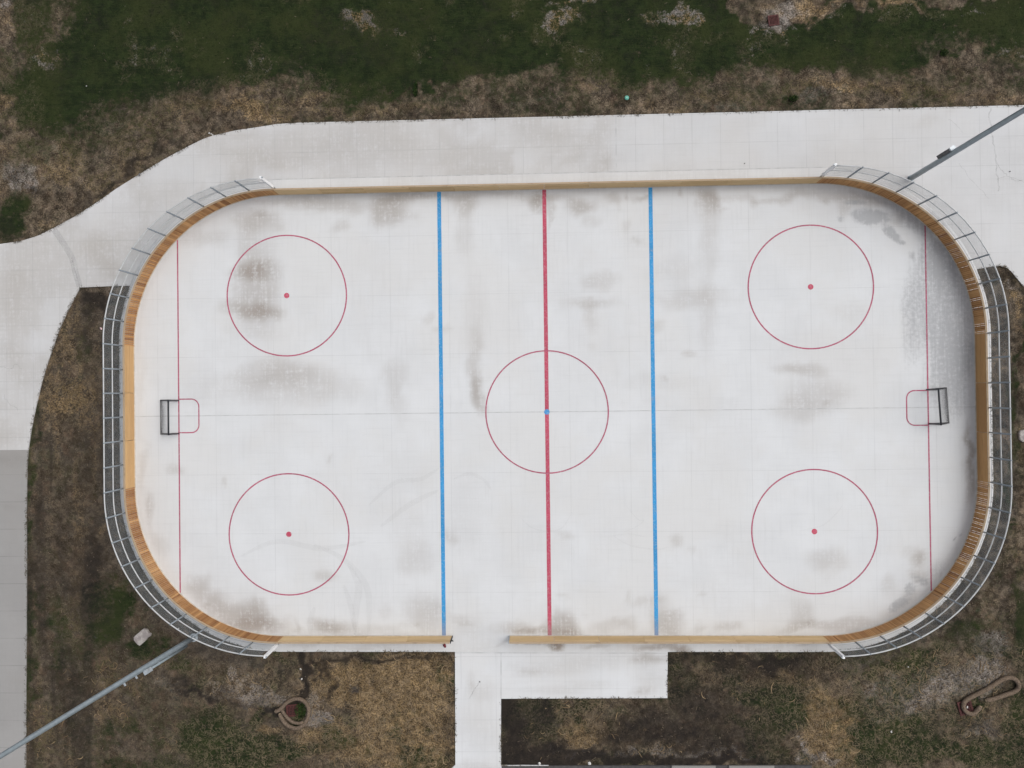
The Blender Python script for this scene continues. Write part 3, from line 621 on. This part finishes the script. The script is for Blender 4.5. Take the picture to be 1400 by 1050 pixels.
def corner(s0, label, lit_edge=0.0):
    mb = MB(); n = 132; w = ARC/n; low_ = .5
    for i in range(n):
        if i % random.choice((4, 5, 6)) == 0: low_ = random.uniform(.25, .7)
        p, nn, tt = frame_at(s0+(i+.5)*w, .0)
        tk = .021; j = random.uniform(-.004, .004)
        mb.cur = min(1, max(0, low_+random.uniform(-.2, .2)))
        if random.random() < .09: mb.cur = random.choice((.05, .98, .9))
        mb.box(p+nn*(tk+j)+Zv*(BH/2+random.uniform(-.006, .0)), (w/2-.0085, tk, BH/2-.003), (tt, nn, Zv))
        if random.random() < lit_edge:
            p, nn, tt = frame_at(s0+(i+1)*w, .0); mb.cur = random.uniform(.85, 1)
            mb.box(p+nn*.0+Zv*(BH/2), (.014, .012, BH/2-.005), (tt, nn, Zv))  # pale strips stand in for plank edges catching the light
    o = mb.build('corner_section', m_plank, boards, tint=True); o['label'] = label
    # horizontal framing behind the staves
    fr = MB()
    for z in (.12, .55, .98):
        pts = [outline(s0+ARC*k/24, .066)[0]+Zv*z for k in range(25)]
        fr.tube(pts, .022, 4)
    fr.build('back_frame', m_cap, o, tint=True)
    cap(s0+.02, s0+ARC-.02, o); kick(s0+.02, s0+ARC-.02, o)
    return o
def straight(s0, s1, mat, rows, label, plen=2.44, nm='side_section'):
    mb = MB(); n = max(1, int(round((s1-s0)/plen))); L = (s1-s0)/n; h = BH/rows
    for i in range(n):
        base = random.uniform(.3, .7)
        for r in range(rows):
            p, nn, tt = frame_at(s0+(i+.5)*L, 0)
            mb.cur = min(1, max(0, base+random.uniform(-.25, .25)))
            mb.box(p+nn*(.021+random.uniform(-.003, .003))+Zv*(h*(r+.5)), (L/2-.009, .021, h/2-.004), (tt, nn, Zv))
    o = mb.build(nm, mat, boards, tint=True); o['label'] = label
    fr = MB()
    for z in (.12, .55, .98):
        a = outline(s0+.03, .066)[0]+Zv*z; b = outline(s1-.03, .066)[0]+Zv*z; fr.tube([a, b], .022, 4)
    fr.build('back_frame', m_cap, o, tint=True)
    cap(s0+.02, s1-.02, o); kick(s0+.02, s1-.02, o)
    return o
corner(S_TL, 'upper left curved corner of upright stained planks', .2)
corner(S_BL, 'lower left curved corner of bright golden upright planks')
corner(S_BR, 'lower right curved corner of upright planks', .4)
corner(S_TR, 'upper right curved corner of dark shaded upright planks', .6)
straight(S_TOP, S_TL, m_side, 3, 'long pale straight section along the walkway')
straight(S_LEFT, S_BL, m_end, 4, 'golden straight end section behind the left goal', nm='end_section')
straight(S_RIGHT, S_TR, m_end_shade, 4, 'brown straight end section with painted-in shade behind the right goal', nm='end_section')
gx0 = G(618, 871).x; gx1 = G(697, 871).x
bl = straight(S_BOT, S_BOT+(gx0+SX), m_side, 3, 'pale straight section left of the gate opening')
br = straight(S_BOT+(gx1+SX), S_BR, m_side, 3, 'pale straight section right of the gate opening')
m_steel = simple('dark steel', (.045, .047, .05), .3, 10, .5, .6)
m_galv = simple('galvanised steel', (.38, .42, .45), .14, 6, .45, .35, .5)
mb = MB(); x = gx0
mb.box((x+.03, -RW-.045, BH/2), (.022, .05, BH/2)); mb.box((x+.07, -RW-.03, .72), (.05, .018, .05)); mb.tube([(x+.05, -RW-.06, .74), (x+.17, -RW-.05, .77)], .022, 8)
mb.build('gate_latch', m_steel, bl)
mb = MB(); mb.box((gx1-.03, -RW-.045, BH/2), (.022, .05, BH/2)); mb.build('gate_jamb', m_galv, br)

# ------------------------------------------------------------------ FENCES
m_rail = simple('pale fence rail', (.47, .485, .49), .08, 5, .45, .1, .4)
m_post = simple('fence post grey', (.25, .285, .315), .12, 5, .45, .35, .5)
m_wire = simple('chain link wire', (.31, .37, .41), .1, 5, .45, .4, .5)
m_white = simple('white end post paint', (.78, .79, .80), .05, 3, .4)
m_tape = simple('grey windscreen trim', (.42, .455, .49), .1, 3, .6)
FH0, FH1, FHM, FO = 1.13, 2.86, 2.01, .155
def fence(s0, s1, label):
    p0, _ = outline((s0+s1)/2, FO)
    root = thing('chain_link_fence', label, 'fence', (0, 0, 0), 0, 'curved fences behind the goals')
    n = int(round((s1-s0)/1.275)); Ls = (s1-s0)/n
    post0 = None
    for i in range(1, n):
        p, nn, tt = frame_at(s0+i*Ls, FO)
        if post0 is None:
            mb = MB(); mb.tube([(0, 0, .001), (0, 0, 1.5), (0, 0, FH1-.02)], .042, 10)
            mb.tube([(0, 0, FH1-.02), (0, 0, FH1+.03), (0, 0, FH1+.045)], [.05, .045, .01], 10)
            mb.tube([(0, 0, FHM-.03), (0, 0, FHM+.03)], .056, 10)
            post0 = mb.build('post', m_post, root, True); o = post0
        else:
            o = post0.copy(); COL.objects.link(o); o.parent = root
        o.location = p
    for s, sg in ((s0, 1), (s1, -1)):
        p, nn, tt = frame_at(s, FO)
        mb = MB(); mb.box(p+Zv*((FH1+.96)/2)+nn*.05, (.055, .075, (FH1-.96)/2), (tt, nn, Zv)); o = mb.build('end_post', m_white, root); o['label'] = 'white padded square post closing the fence'
        mb = MB(); mb.tube([p+Zv*.001+nn*.05, p+Zv*.958+nn*.05], .045, 10); mb.build('foot_pipe', m_post, o)
        mb = MB(); q = p+nn*.05-tt*sg*.10; mb.tube([q+Zv*(FH1-.03), q+Zv*(FH1+.05)], .04, 10); mb.tube([q+Zv*FH1, q+tt*sg*.06+Zv*FH1], .025, 8); mb.build('top_fitting', m_galv, o)
    m = int((s1-s0)/.3)
    def rail(nm, z, r, mat, off=FO):
        mb = MB(); mb.tube([outline(s0+.02+(s1-s0-.04)*k/m, off)[0]+Zv*z for k in range(m+1)], r, 8); return mb.build(nm, mat, root, True)
    rail('top_rail', FH1, .034, m_rail, FO+.0); rail('middle_rail', FHM, .032, m_rail); rail('tension_wire', FH0, .010, m_post)
    # woven wire
    sp = .075; h = FH1-FH0; mb = MB(); k = int((s1-s0+h)/sp)
    vs = []; fs = []; r = .0017; seg = 5
    for sg in (1, -1):
        for i in range(k):
            a = s0-h+i*sp if sg == 1 else s0+i*sp
            pts = []
            for j in range(seg+1):
                t = j/seg; s = a+sg*t*h
                if s < s0+.03 or s > s1-.03: continue
                pts.append((s, FH0+t*h))
            if len(pts) < 2: continue
            b = len(vs)
            for s, z in pts:
                p, nn = outline(s, FO+.04+sg*.003); tt = Vector((-nn.y, nn.x, 0))
                e = (tt*(-sg)+Zv).normalized()*r
                vs += [tuple(p+Zv*z+e), tuple(p+Zv*z-e+nn*r), tuple(p+Zv*z-e-nn*r)]
            for j in range(len(pts)-1):
                q = b+3*j; fs += [(q, q+1, q+4, q+3), (q+1, q+2, q+5, q+4), (q+2, q, q+3, q+5)]
    o = link('wire_mesh', fast_mesh('wire_mesh', np.array(vs), np.array(fs)), m_wire, root)
    return root
fence(S_TL+.05, S_BOT-.05, 'tall curved chain link fence wrapping the left end of the rink')
fence(S_BR+.05, S_END-.05, 'tall curved chain link fence wrapping the right end of the rink')

# ------------------------------------------------------------------ GOALS
m_pipe = simple('dark goal pipe', (.030, .032, .038), .25, 8, .45, .2, .4)
m_rpipe = simple('red goal post', (.30, .03, .05), .2, 8, .45)
m_net = simple('grey netting', (.10, .10, .105), .2, 8, .8)
def goal(sx, yc, yaw, label):
    root = thing('hockey_goal', label, 'hockey goal', (sx*GX, yc, .012), yaw+(0 if sx > 0 else math.pi), 'goals on the rink')
    w, h, d, td = .915, 1.22, 1.02, .10
    mb = MB()
    for y in (-w, w): mb.tube([(0, y, 0), (0, y, h-.05), (0, y, h)], .04, 10)
    mb.tube([(0, -w-.03, h), (0, 0, h), (0, w+.03, h)], .048, 10); mb.build('goal_frame', m_pipe, root, True)
    mb = MB(); mb.tube([(0, -w, .035), (.62, -w-.02, .035), (d, -w-.02, .035)], .036, 8); mb.tube([(0, w, .035), (.62, w+.02, .035), (d, w+.02, .035)], .036, 8)
    mb.tube([(d, -w-.02, .03), (d, 0, .03), (d, w+.02, .03)], .014, 8)
    mb.build('base_frame', m_pipe, root, True)
    for sg in (-1, 1):
        mb = MB(); mb.tube([(0, sg*w, h), (.3, sg*w, h*.78), (d, sg*(w+.02), .05)], .012, 6); mb.build('side_brace', m_pipe, root, True)
    # woven net: back slope and two cheeks
    mb = MB(); st = .055; r = .0026
    def back(y, t):
        sag = .05*math.sin(math.pi*t)*(1-(y/w)**2)
        z = h*(1-t); x = .0+d*(t**.62)
        return Vector((x-.02-sag, y, z+.015))
    nyy = int(2*w/st); nt = 24
    for i in range(nyy+1):
        y = -w+2*w*i/nyy; mb.tube([back(y, k/8) for k in range(9)], r, 3, False)
    for k in range(nt+1):
        mb.tube([back(-w+2*w*j/8, k/nt) for j in range(9)], r, 3, False)
    for y in (-w-.008, w+.008):
        for i in range(1, 18):
            t = i/18; b = back(y, t); mb.tube([(b.x, y, .05), (b.x, y, b.z)], r, 3, False)
        for i in range(1, 20):
            z = h*i/20; t = 1-z/h; xx = d*(t**.62)-.02
            mb.tube([(0, y, z), (max(xx, .01), y, z)], r, 3, False)
    mb.build('net', m_net, root)
goal(-1, G(245.5, 570).y, 0, 'black pipe hockey goal with grey net at the left goal line')
goal(1, G(1268.5, 556).y, math.radians(3.2), 'black pipe hockey goal turned slightly askew at the right goal line')

# ------------------------------------------------------------------ LIGHT POLES
m_pole = simple('painted steel pole', (.27, .325, .36), .1, 3, .4, .25, .5)
m_lamp = simple('lamp housing', (.10, .105, .11), .2, 6, .5, .3)
m_lens = simple('lamp glass', (.45, .47, .48), .1, 6, .15)
def pole(bpx, tpx, th, H, r0, r1, label, kind, cabside):
    b = G(*bpx, -.03); t = G(*tpx, th); d = (t-b).normalized()
    root = thing('light_pole', label, 'light pole', b, 0, 'floodlight poles beside the rink')
    ax = d; up = d*(H/d.z)
    u = d.cross(Vector((0, 0, 1))); u = Vector((-b.y, b.x, 0)).normalized()
    w = ax.cross(u).normalized(); u = w.cross(ax).normalized()
    mb = MB(); mb.tube([up*(k/12) for k in range(13)], [r0+(r1-r0)*k/12 for k in range(13)], 20); mb.build('shaft', m_pole, root, True)
    mb = MB(); mb.tube([Vector((0, 0, -.02)), ax*(.30 if kind != 'cabinet' else .06)], r0*1.12, 20); mb.tube([Vector((0, 0, -.02)), Vector((0, 0, .05))], r0*(1.6 if kind != 'cabinet' else 1.2), 20)
    mb.build('base_sleeve', m_galv if kind != 'cabinet' else m_pole, root)
    mb = MB()
    if kind == 'cabinet':
        c = ax*4.0+u*cabside*(r0+.06); mb.box(c, (.085, .12, .62), (u, w, ax)); cb = mb.build('cabinet', m_lamp, root)
        mb = MB(); mb.box(ax*4.67+u*cabside*(r0+.06), (.095, .13, .05), (u, w, ax)); mb.build('cabinet_lid', m_galv, cb)
        for z in (3.5, 4.6):
            mb = MB(); mb.box(ax*z+u*cabside*(r0*.75), (.07, .05, .04), (u, w, ax)); mb.build('bracket', m_galv, cb)
    else:
        c0 = u*cabside*(r0+.06); mb.tube([c0+ax*1.0, c0+ax*4.9], .06, 10); cb = mb.build('conduit', m_pole, root, True)
        mb = MB(); mb.box(c0+ax*5.0+u*cabside*.02, (.11, .11, .22), (u, w, ax)); mb.build('junction_box', m_galv, cb)
        for z in (2.1, 3.0, 3.9, 6.0, 7.0): 
            mb = MB(); mb.box(u*cabside*(r0+.03)+ax*z, (.085, .035, .03), (u, w, ax)); mb.build('clamp', m_galv, cb)
    inw = Vector((-b.x, -b.y, 0)).normalized(); sd = Vector((-inw.y, inw.x, 0))
    mb = MB(); top = up*.985; mb.tube([top-sd*1.5, top+sd*1.5], .06, 10); mb.build('crossarm', m_pole, root)
    for k in (-1.25, 0, 1.25):
        c = top+sd*k+inw*.32-Zv*.12; fx = (inw*.75-Zv*.66).normalized(); fu = sd.cross(fx)
        mb = MB(); mb.tube([c-fx*.25, c-fx*.1, c+fx*.12, c+fx*.2], [.08, .2, .3, .31], 16); mb.box(c-fx*.2-inw*.1+Zv*.03, (.12, .03, .05), (inw, sd, Zv)); fl = mb.build('floodlight', m_lamp, root, True)
        mb = MB(); mb.tube([c+fx*.17, c+fx*.185], .28, 16); mb.build('glass', m_lens, fl)
pole((1245, 244), (1400, 150.5), 10.2, 19, .145, .085, 'tall blue grey light pole with dark cabinet rising from the upper right walkway', 'cabinet', 1)
pole((265, 871.5), (0, 1034), 14.9, 19, .145, .085, 'tall blue grey light pole with conduit rising behind the lower left fence', 'conduit', 1)

# ------------------------------------------------------------------ DRAIN GRATES, WATTLES
m_rust = simple('rusty red iron', (.072, .024, .022), .35, 14, .75)
m_hole = simple('dark pit', (.012, .011, .011), .2, 8, .95)
def gz(x, y): return float(ground_z(np.array([x]), np.array([y]))[0])
def grate(px, py, half, rz, label, z=.0, bars=8):
    p = G(px, py, -.05)
    root = thing('drain_grate', label, 'drain grate', (p.x, p.y, z), rz, 'red iron drain grates')
    mb = MB(); t = .035
    for s in (-1, 1):
        mb.box((s*(half-t), 0, 0), (t, half, .02)); mb.box((0, s*(half-t), 0), (half-2*t, t, .0185))
    fr = mb.build('frame', m_rust, root)
    mb = MB()
    for k in range(1, bars):
        v = -half+2*half*k/bars; mb.box((v, 0, .002), (.016, half-2*t, .012))
        mb.box((0, v, -.002), (half-2*t, .013, .010))
    mb.build('bars', m_rust, root)
    mb = MB(); mb.box((0, 0, -.033), (half-t, half-t, .006)); mb.build('pit', m_hole, root)
    return root
grate(1057.5, 28, .29, .12, 'red iron drain grate in the bare patch in the top lawn', -.03)
grate(400, 971, .33, .08, 'red iron drain grate half under grass inside the round straw wattle', -.01)
grate(1319.5, 967, .37, .25, 'red iron drain grate under the hooked straw wattle', -.01)
def wattle_mat(nm, a, b):
    n = N(nm); f = n.noise(14, 5, .7); g = n.noise(40, 3, .7)
    c = n.mix(n.mr(f, .35, .65), a, b); c = n.mix(n.mr(g, .5, .35, 0, .6), c, (.07, .055, .045))
    return n.done(c, .95, n.bump(n.math('ADD', f, g), .8, .03), spec=.1)
m_wat = wattle_mat('straw wattle', (.110, .082, .060), (.225, .172, .128)); m_wend = simple('straw wattle end', (.36, .28, .18), .2, 20, .9)
def wattle(pts, ox, oy, sc_, r, label, zoff=0.0):
    pl = [G(ox+x/sc_, oy+y/sc_, .05) for x, y in pts]; sm = smooth_path([(p.x, p.y) for p in pl], 5)
    c = sm[0]; z0 = -.03+zoff
    root = thing('straw_wattle', label, 'straw wattle', (c.x, c.y, 0), 0, 'straw erosion wattles round the drains')
    mb = MB(); P3 = []; R = []; n = len(sm)
    for i, p in enumerate(sm):
        rr = r*(1+.10*mnoise.noise(Vector((i*.55, r*50, 0)))); e = min(i, n-1-i)
        if e == 0: rr *= .6
        P3.append(Vector((p.x-c.x, p.y-c.y, z0+r*.85+.015*mnoise.noise(Vector((i*.3, 3, 0)))))); R.append(rr)
    mb.tube(P3, R, 14); mb.build('sock', m_wat, root, True)
    for e, q in ((0, 1), (-1, -2)):
        d = (P3[e]-P3[q]).normalized(); mb = MB(); mb.tube([P3[e]-d*.01, P3[e]+d*.025], [R[e]*1.12, R[e]*.8], 12); mb.build('tied_end', m_wend, root)
wattle([(530, 690), (480, 745), (425, 795), (350, 785), (295, 735), (280, 675), (305, 615), (375, 568), (480, 512), (600, 450), (700, 390), (790, 330), (880, 287), (960, 278), (1030, 303), (1075, 370), (1070, 430), (1010, 478), (920, 510), (800, 552), (700, 585), (605, 602)],
       1290, 900, 10.5, .115, 'long hooked straw wattle lying in the grass on the right')
wattle([(345, 560), (420, 530), (490, 465), (560, 395), (660, 342), (770, 332), (870, 380), (938, 480), (945, 600), (905, 720), (830, 815), (720, 858), (610, 832), (520, 765), (455, 670), (425, 600)],
       350, 930, 13.12, .105, 'round straw wattle ringing the drain at lower left')
wattle([(465, 525), (505, 600), (575, 685), (665, 748), (760, 770), (845, 750)], 350, 930, 13.12, .085, 'short straw wattle curled inside the round one', .02)

# ------------------------------------------------------------------ CONCRETE CHUNKS AND SMALL THINGS
m_chunk = N('rough concrete'); _f = m_chunk.noise(3, 5, .6); _g = m_chunk.noise(18, 4, .7)
m_chunk = m_chunk.done(m_chunk.mix(m_chunk.mr(_f, .42, .6), m_chunk.mix(m_chunk.mr(_g, .35, .65), (.30, .28, .26), (.42, .40, .375)), (.25, .225, .22)), .9, m_chunk.bump(_g, .5, .03))
def chunk(pts, label):
    o = prism('concrete_slab', P(pts), -.1, .10, m_chunk, .03); tag(o, label, 'concrete slab', 'loose concrete slabs in the grass')
chunk([(197, 859), (201.5, 860.5), (204, 865), (206.7, 866.2), (206.2, 869.5), (203, 871), (200, 875), (192, 882.3), (189, 881), (184, 875), (183.6, 871), (187, 867.5)], 'broken pale concrete slab lying in the grass near the lower left pole')
chunk([(1392, 593), (1393.5, 589), (1398, 587.5), (1408, 588), (1413, 591), (1413, 602), (1409, 605), (1397, 604), (1393, 600.5)], 'pale concrete slab outside the right fence at the frame edge')
m_teal = simple('teal plastic', (.09, .33, .26), .12, 8, .45); m_teal2 = simple('pale teal plastic', (.22, .46, .38), .1, 8, .45)
p = G(857, 133.5, 0); root = thing('valve_cap', 'small round teal plastic cap in dry grass above the walkway', 'cap', (p.x, p.y, gz(p.x, p.y)))
mb = MB(); mb.tube([(0, 0, -.02), (0, 0, .05), (0, 0, .075), (0, 0, .08)], [.12, .12, .11, .085], 20); mb.build('rim', m_teal, root)
mb = MB(); mb.tube([(0, 0, .079), (0, 0, .092)], .05, 16); mb.build('knob', m_teal2, root)
m_paper = simple('white litter', (.55, .54, .52), .08, 20, .7); m_redl = simple('dark red scrap', (.14, .02, .03), .3, 20, .7); m_pink = simple('pale pink scrap', (.62, .45, .45), .15, 20, .7)
def crumple(name, px, py, size, mat, label, cat='litter', group='scraps of white litter', z=None):
    p = G(px, py, 0); bm = bmesh.new(); bmesh.ops.create_icosphere(bm, subdivisions=2, radius=size*.8)
    o_ = Vector((px, py, 0))
    for v in bm.verts:
        k = 1+.55*mnoise.noise(v.co/size*1.4+o_); v.co = Vector((v.co.x*k, v.co.y*k*.75, v.co.z*k*.5))
    me = bpy.data.meshes.new(name); bm.to_mesh(me); bm.free(); o = link(name, me, mat)
    o.location = (p.x, p.y, (gz(p.x, p.y) if z is None else z)+size*.28); o.rotation_euler = (0, 0, px % 3)
    o['kind'] = 'thing'
    return tag(o, label, cat, group)
LW = 'scraps of white litter'
for (px, py, s, lab, z) in ((285.3, 181.5, .06, 'white litter scrap in the row of three by the walkway edge, leftmost', None), (288, 182.5, .05, 'white litter scrap in the row of three by the walkway edge, middle', None), (290.2, 184, .055, 'white litter scrap in the row of three by the walkway edge, rightmost', None),
    (282.5, 193.5, .05, 'white litter scrap lying on the walkway below the row of three', 0), (137.5, 449, .085, 'pinkish white litter scrap beside the left fence', None), (1219.5, 1001, .07, 'lone white litter scrap in green grass at lower right', None),
    (1242.5, 912.5, .05, 'tiny white scrap in grass below the right fence curve', None), (117.5, 117, .05, 'tiny white scrap in the upper left lawn', None), (410.5, 915.5, .075, 'white scrap in the dark soil crack, upper of two', None), (412, 929, .07, 'white scrap in the dark soil crack, lower of two', None),
    (243.5, 859.5, .05, 'tiny white scrap beside the lower left fence', None), (1321.8, 966.6, .085, 'bright white scrap on the grate in the hooked wattle', .02), (737.5, 1044.5, .10, 'pale scrap at the dark strip edge, nearer the path', None), (806, 1044.5, .12, 'pale long scrap at the dark strip edge, farther from the path', None), (391, 229, .03, 'tiny white speck on the walkway above the upper left boards', 0)):
    crumple('litter', px, py, s, m_paper if px != 137.5 else m_pink, lab, z=z)
crumple('litter', 608, 882.3, .14, m_redl, 'crumpled dark red scrap behind the boards left of the gate', 'litter', None, 0)
m_stone = simple('grey stone', (.15, .15, .155), .25, 12, .9)
for px, py, s, lab in ((191, 238.5, .075, 'small grey stone on the walkway edge at upper left'), (656, 932, .05, 'small dark stone on the path below the gate'), (1380.5, 234.5, .05, 'small dark stone at the lower right end of the light pole walkway'), (1018, 223.5, .05, 'small dark stone on the walkway above the upper boards')):
    crumple('stone', px, py, s, m_stone, lab, 'stone', 'small stones on the concrete', 0)

def tuft(px, py, rx, ry, n, hgt, label, group=None):
    p = G(px, py, -.03); z0 = gz(p.x, p.y)-p.z if False else 0
    v = []; f = []; tn = []
    for k in range(n):
        a = random.uniform(0, 6.283); r = math.sqrt(random.random()); x = rx*r*math.cos(a); y = ry*r*math.sin(a)
        b = random.uniform(0, 6.283); L = hgt*random.uniform(.5, 1.2)*(1-.4*r); lean = random.uniform(.2, .9)*L; w_ = random.uniform(.012, .022)
        dx, dy = math.cos(b), math.sin(b); i = len(v)
        v += [(x-dy*w_, y+dx*w_, -.02), (x+dy*w_, y-dx*w_, -.02), (x+dx*lean*.45+dy*w_*.8, y+dy*lean*.45-dx*w_*.8, L*.65), (x+dx*lean*.45-dy*w_*.8, y+dy*lean*.45+dx*w_*.8, L*.65), (x+dx*lean, y+dy*lean, L)]
        f += [(i, i+1, i+2, i+3), (i+3, i+2, i+4)]; tn += [random.random()]*5
    o = pydata('grass_tuft', v, f, m_tuft); setattr_f(o.data, 'tint', tn); o.location = (p.x, p.y, -.035); o['kind'] = 'thing'
    return tag(o, label, 'grass tuft', group)
_n = N('tuft green'); _t = _n.attr('tint'); m_tuft = _n.done(_n.mix(_n.mr(_t, .55, 1), _n.mix(_n.mr(_t, 0, .55), (.010, .026, .007), (.028, .058, .014)), (.07, .095, .03)), .85, spec=.15)
tuft(411.5, 970.5, .30, .42, 260, .22, 'bright green grass tuft growing beside the grate inside the round wattle')
tuft(568.5, 123, .13, .42, 150, .2, 'narrow dark green grass tuft in the dry strip above the long boards')
tuft(1085, 134.5, .27, .16, 130, .2, 'small dark green tuft just above the walkway at upper right')
tuft(1290, 72, .22, .2, 110, .18, 'small dark green tuft high in the upper right dry grass')

# ------------------------------------------------------------------ LOOSE STRAW AND GRASS
polys = [[tuple(q) for q in pl] for pl in (walk_poly, pave_poly, path_poly)]
def on_concrete(x, y, m=.06):
    r = apron_contains(x, y, m)
    for pl in polys:
        for dx, dy in ((0, 0), (m, 0), (-m, 0), (0, m), (0, -m)): r |= inpoly(x+dx, y+dy, pl)
    px, py = to_px(x, y, 0); r |= (py > 1044) & (px > 680) & (px < 1115)
    return r
def scatter(n, wfun):
    x = rng.uniform(-30.5, 30.5, n); y = rng.uniform(-21.5, 24, n)
    k = ~on_concrete(x, y); x, y = x[k], y[k]
    w = wfun(x, y, *zones(x, y)); k = rng.random(len(x)) < w
    return x[k], y[k]
def ribbons(name, x, y, L, wd, seg, curl, lift, mat, zf=None):
    n = len(x); a = rng.uniform(0, 2*np.pi, n); tw = rng.normal(0, curl, n); ln = L*rng.uniform(.5, 1.5, n); ww = wd*rng.uniform(.6, 1.4, n)
    tw2 = rng.normal(0, curl, n)
    cx, cy = x.copy(), y.copy(); Vs = []
    lf = rng.uniform(.2, 1, n)*lift
    for k in range(seg+1):
        t = k/seg; z = (ground_z(cx, cy) if zf is None else zf)+.012+lf*4*t*(1-t)
        taper = (1-.6*abs(2*t-1))
        ox, oy = -np.sin(a)*ww*taper/2, np.cos(a)*ww*taper/2
        Vs.append(np.stack([cx+ox, cy+oy, z], -1)); Vs.append(np.stack([cx-ox, cy-oy, z], -1))
        cx = cx+np.cos(a)*ln/seg; cy = cy+np.sin(a)*ln/seg; a = a+(tw+tw2*(t-.5)*2)/seg
    Vv = np.stack(Vs, 1).reshape(-1, 3); st = 2*(seg+1)
    base = (np.arange(n)*st)[:, None, None]
    q = np.array([(2*k+1, 2*k+3, 2*k+2, 2*k) for k in range(seg)])[None]
    me = fast_mesh(name, Vv, (base+q).reshape(-1, 4))
    setattr_f(me, 'tint', np.repeat(rng.random(n), st))
    return stuff(link(name, me, mat))
def tinted(name, a, b, c):
    n = N(name); t = n.attr('tint'); return n.done(n.mix(n.mr(t, .5, 1), n.mix(n.mr(t, 0, .5), a, b), c), .9, spec=.1)
m_straw = tinted('dry straw', (.080, .056, .033), (.175, .124, .072), (.28, .208, .125))
m_straw2 = tinted('dead grass', (.045, .034, .023), (.112, .087, .060), (.225, .180, .132))
m_edge = tinted('grass over the slab edge', (.030, .028, .016), (.070, .058, .036), (.15, .12, .08))
m_blade = tinted('green blades', (.008, .0145, .005), (.018, .030, .009), (.036, .046, .016))
def w_straw(x, y, g, s, si, d, gv, mt, pa):
    px, py = to_px(x, y, 0); low_ = (py > 880)
    return np.where(low_, np.clip(.02+.62*s+.30*si, 0, 1)*(1-.75*g)*(1-.85*d)*(1-gv), 0)
x, y = scatter(60000, w_straw); ribbons('straw', x, y, .30, .030, 5, 2.8, .05, m_straw)
def w_clump(x, y, g, s, si, d, gv, mt, pa): return np.clip(w_straw(x, y, g, s, si, d, gv, mt, pa)*1.2-.03, 0, 1)*sstep(.40, .62, fbm(x-3, y+8, .8, 4))
x, y = scatter(30000, w_clump); ribbons('straw_clumps', x, y, .46, .046, 7, 2.2, .05, m_straw)
def w_dead(x, y, g, s, si, d, gv, mt, pa): return np.clip(.22+.5*s+.35*si, 0, 1)*(1-.96*sstep(.15, .6, g))*(1-.8*d)*(1-.9*gv)*(.12+.95*sstep(.46, .62, fbm(x+5, y-8, 1.1, 5)))
x, y = scatter(380000, w_dead); ribbons('dead_grass', x, y, .13, .018, 3, 1.8, .04, m_straw2)
def w_green(x, y, g, s, si, d, gv, mt, pa): return sstep(.3, .8, g)*(1-.7*d)
x, y = scatter(150000, w_green); ribbons('grass', x, y, .11, .018, 3, 1.4, .06, m_blade)

ex, ey = [], []
def edge_pts(pl, off):
    for i in range(len(pl)):
        a = Vector(pl[i]); b = Vector(pl[(i+1) % len(pl)]); d = b-a; L = d.length
        if L < 1e-6: continue
        nn = Vector((d.y, -d.x))/L
        for k in range(int(L/.022)):
            t = random.random(); q = a+d*t+nn*random.uniform(-off, off); ex.append(q.x); ey.append(q.y)
for pl in polys: edge_pts(pl, .05)
edge_pts([tuple(outline(q, AP)[0].xy) for q in np.linspace(0, S_END, 400, endpoint=False)], .05)
ex, ey = np.array(ex), np.array(ey)
k = ~(apron_contains(ex, ey, -.07)) & (np.abs(ex) < 31) & (np.abs(ey-1) < 22.5)
for i, pl in enumerate(polys):
    k &= ~(inpoly(ex+.07, ey, pl) & inpoly(ex-.07, ey, pl) & inpoly(ex, ey+.07, pl) & inpoly(ex, ey-.07, pl))
    for j, pl2 in enumerate(polys):
        if j > i:
            near = lambda P_: inpoly(ex+.09, ey, P_) | inpoly(ex-.09, ey, P_) | inpoly(ex, ey+.09, P_) | inpoly(ex, ey-.09, P_)
            k &= ~(near(pl) & near(pl2))
    k &= ~(apron_contains(ex, ey, .09) & (inpoly(ex+.09, ey, pl) | inpoly(ex-.09, ey, pl) | inpoly(ex, ey+.09, pl) | inpoly(ex, ey-.09, pl)))
k &= rng.random(len(ex)) < .12+.88*sstep(.44, .62, fbm(ex, ey, 1.3, 4))
ribbons('edge_grass', ex[k], ey[k], .11, .020, 3, 2.0, .03, m_edge, -.012)

# ------------------------------------------------------------------ LIGHT
EL, AZ = math.radians(57), math.radians(66)        # azimuth from +Y towards +X
sun_d = bpy.data.lights.new('sun', 'SUN'); sun_d.energy = .50; sun_d.angle = math.radians(50); sun_d.color = (1, .97, .93)
sun = bpy.data.objects.new('sun', sun_d); COL.objects.link(sun)
dv = Vector((math.sin(AZ)*math.cos(EL), math.cos(AZ)*math.cos(EL), math.sin(EL)))
sun.rotation_euler = dv.to_track_quat('Z', 'Y').to_euler(); sun.location = dv*60
w = bpy.data.worlds.new('World'); sc.world = w; w.use_nodes = True; nt = w.node_tree
bg = nt.nodes['Background']; sky = nt.nodes.new('ShaderNodeTexSky'); sky.sky_type = 'NISHITA'; sky.sun_disc = False
sky.sun_elevation = EL; sky.sun_rotation = AZ; sky.dust_density = 6; sky.air_density = 1.0; sky.ozone_density = 1.0
hs = nt.nodes.new('ShaderNodeHueSaturation'); hs.inputs['Saturation'].default_value = .35
nt.links.new(sky.outputs[0], hs.inputs['Color']); nt.links.new(hs.outputs[0], bg.inputs[0]); bg.inputs[1].default_value = .150
sc.view_settings.view_transform = 'Standard'; sc.view_settings.look = 'None'; sc.view_settings.gamma = 1; sc.view_settings.exposure = 0.0
sc.cycles.max_bounces = 6; sc.cycles.transparent_max_bounces = 12
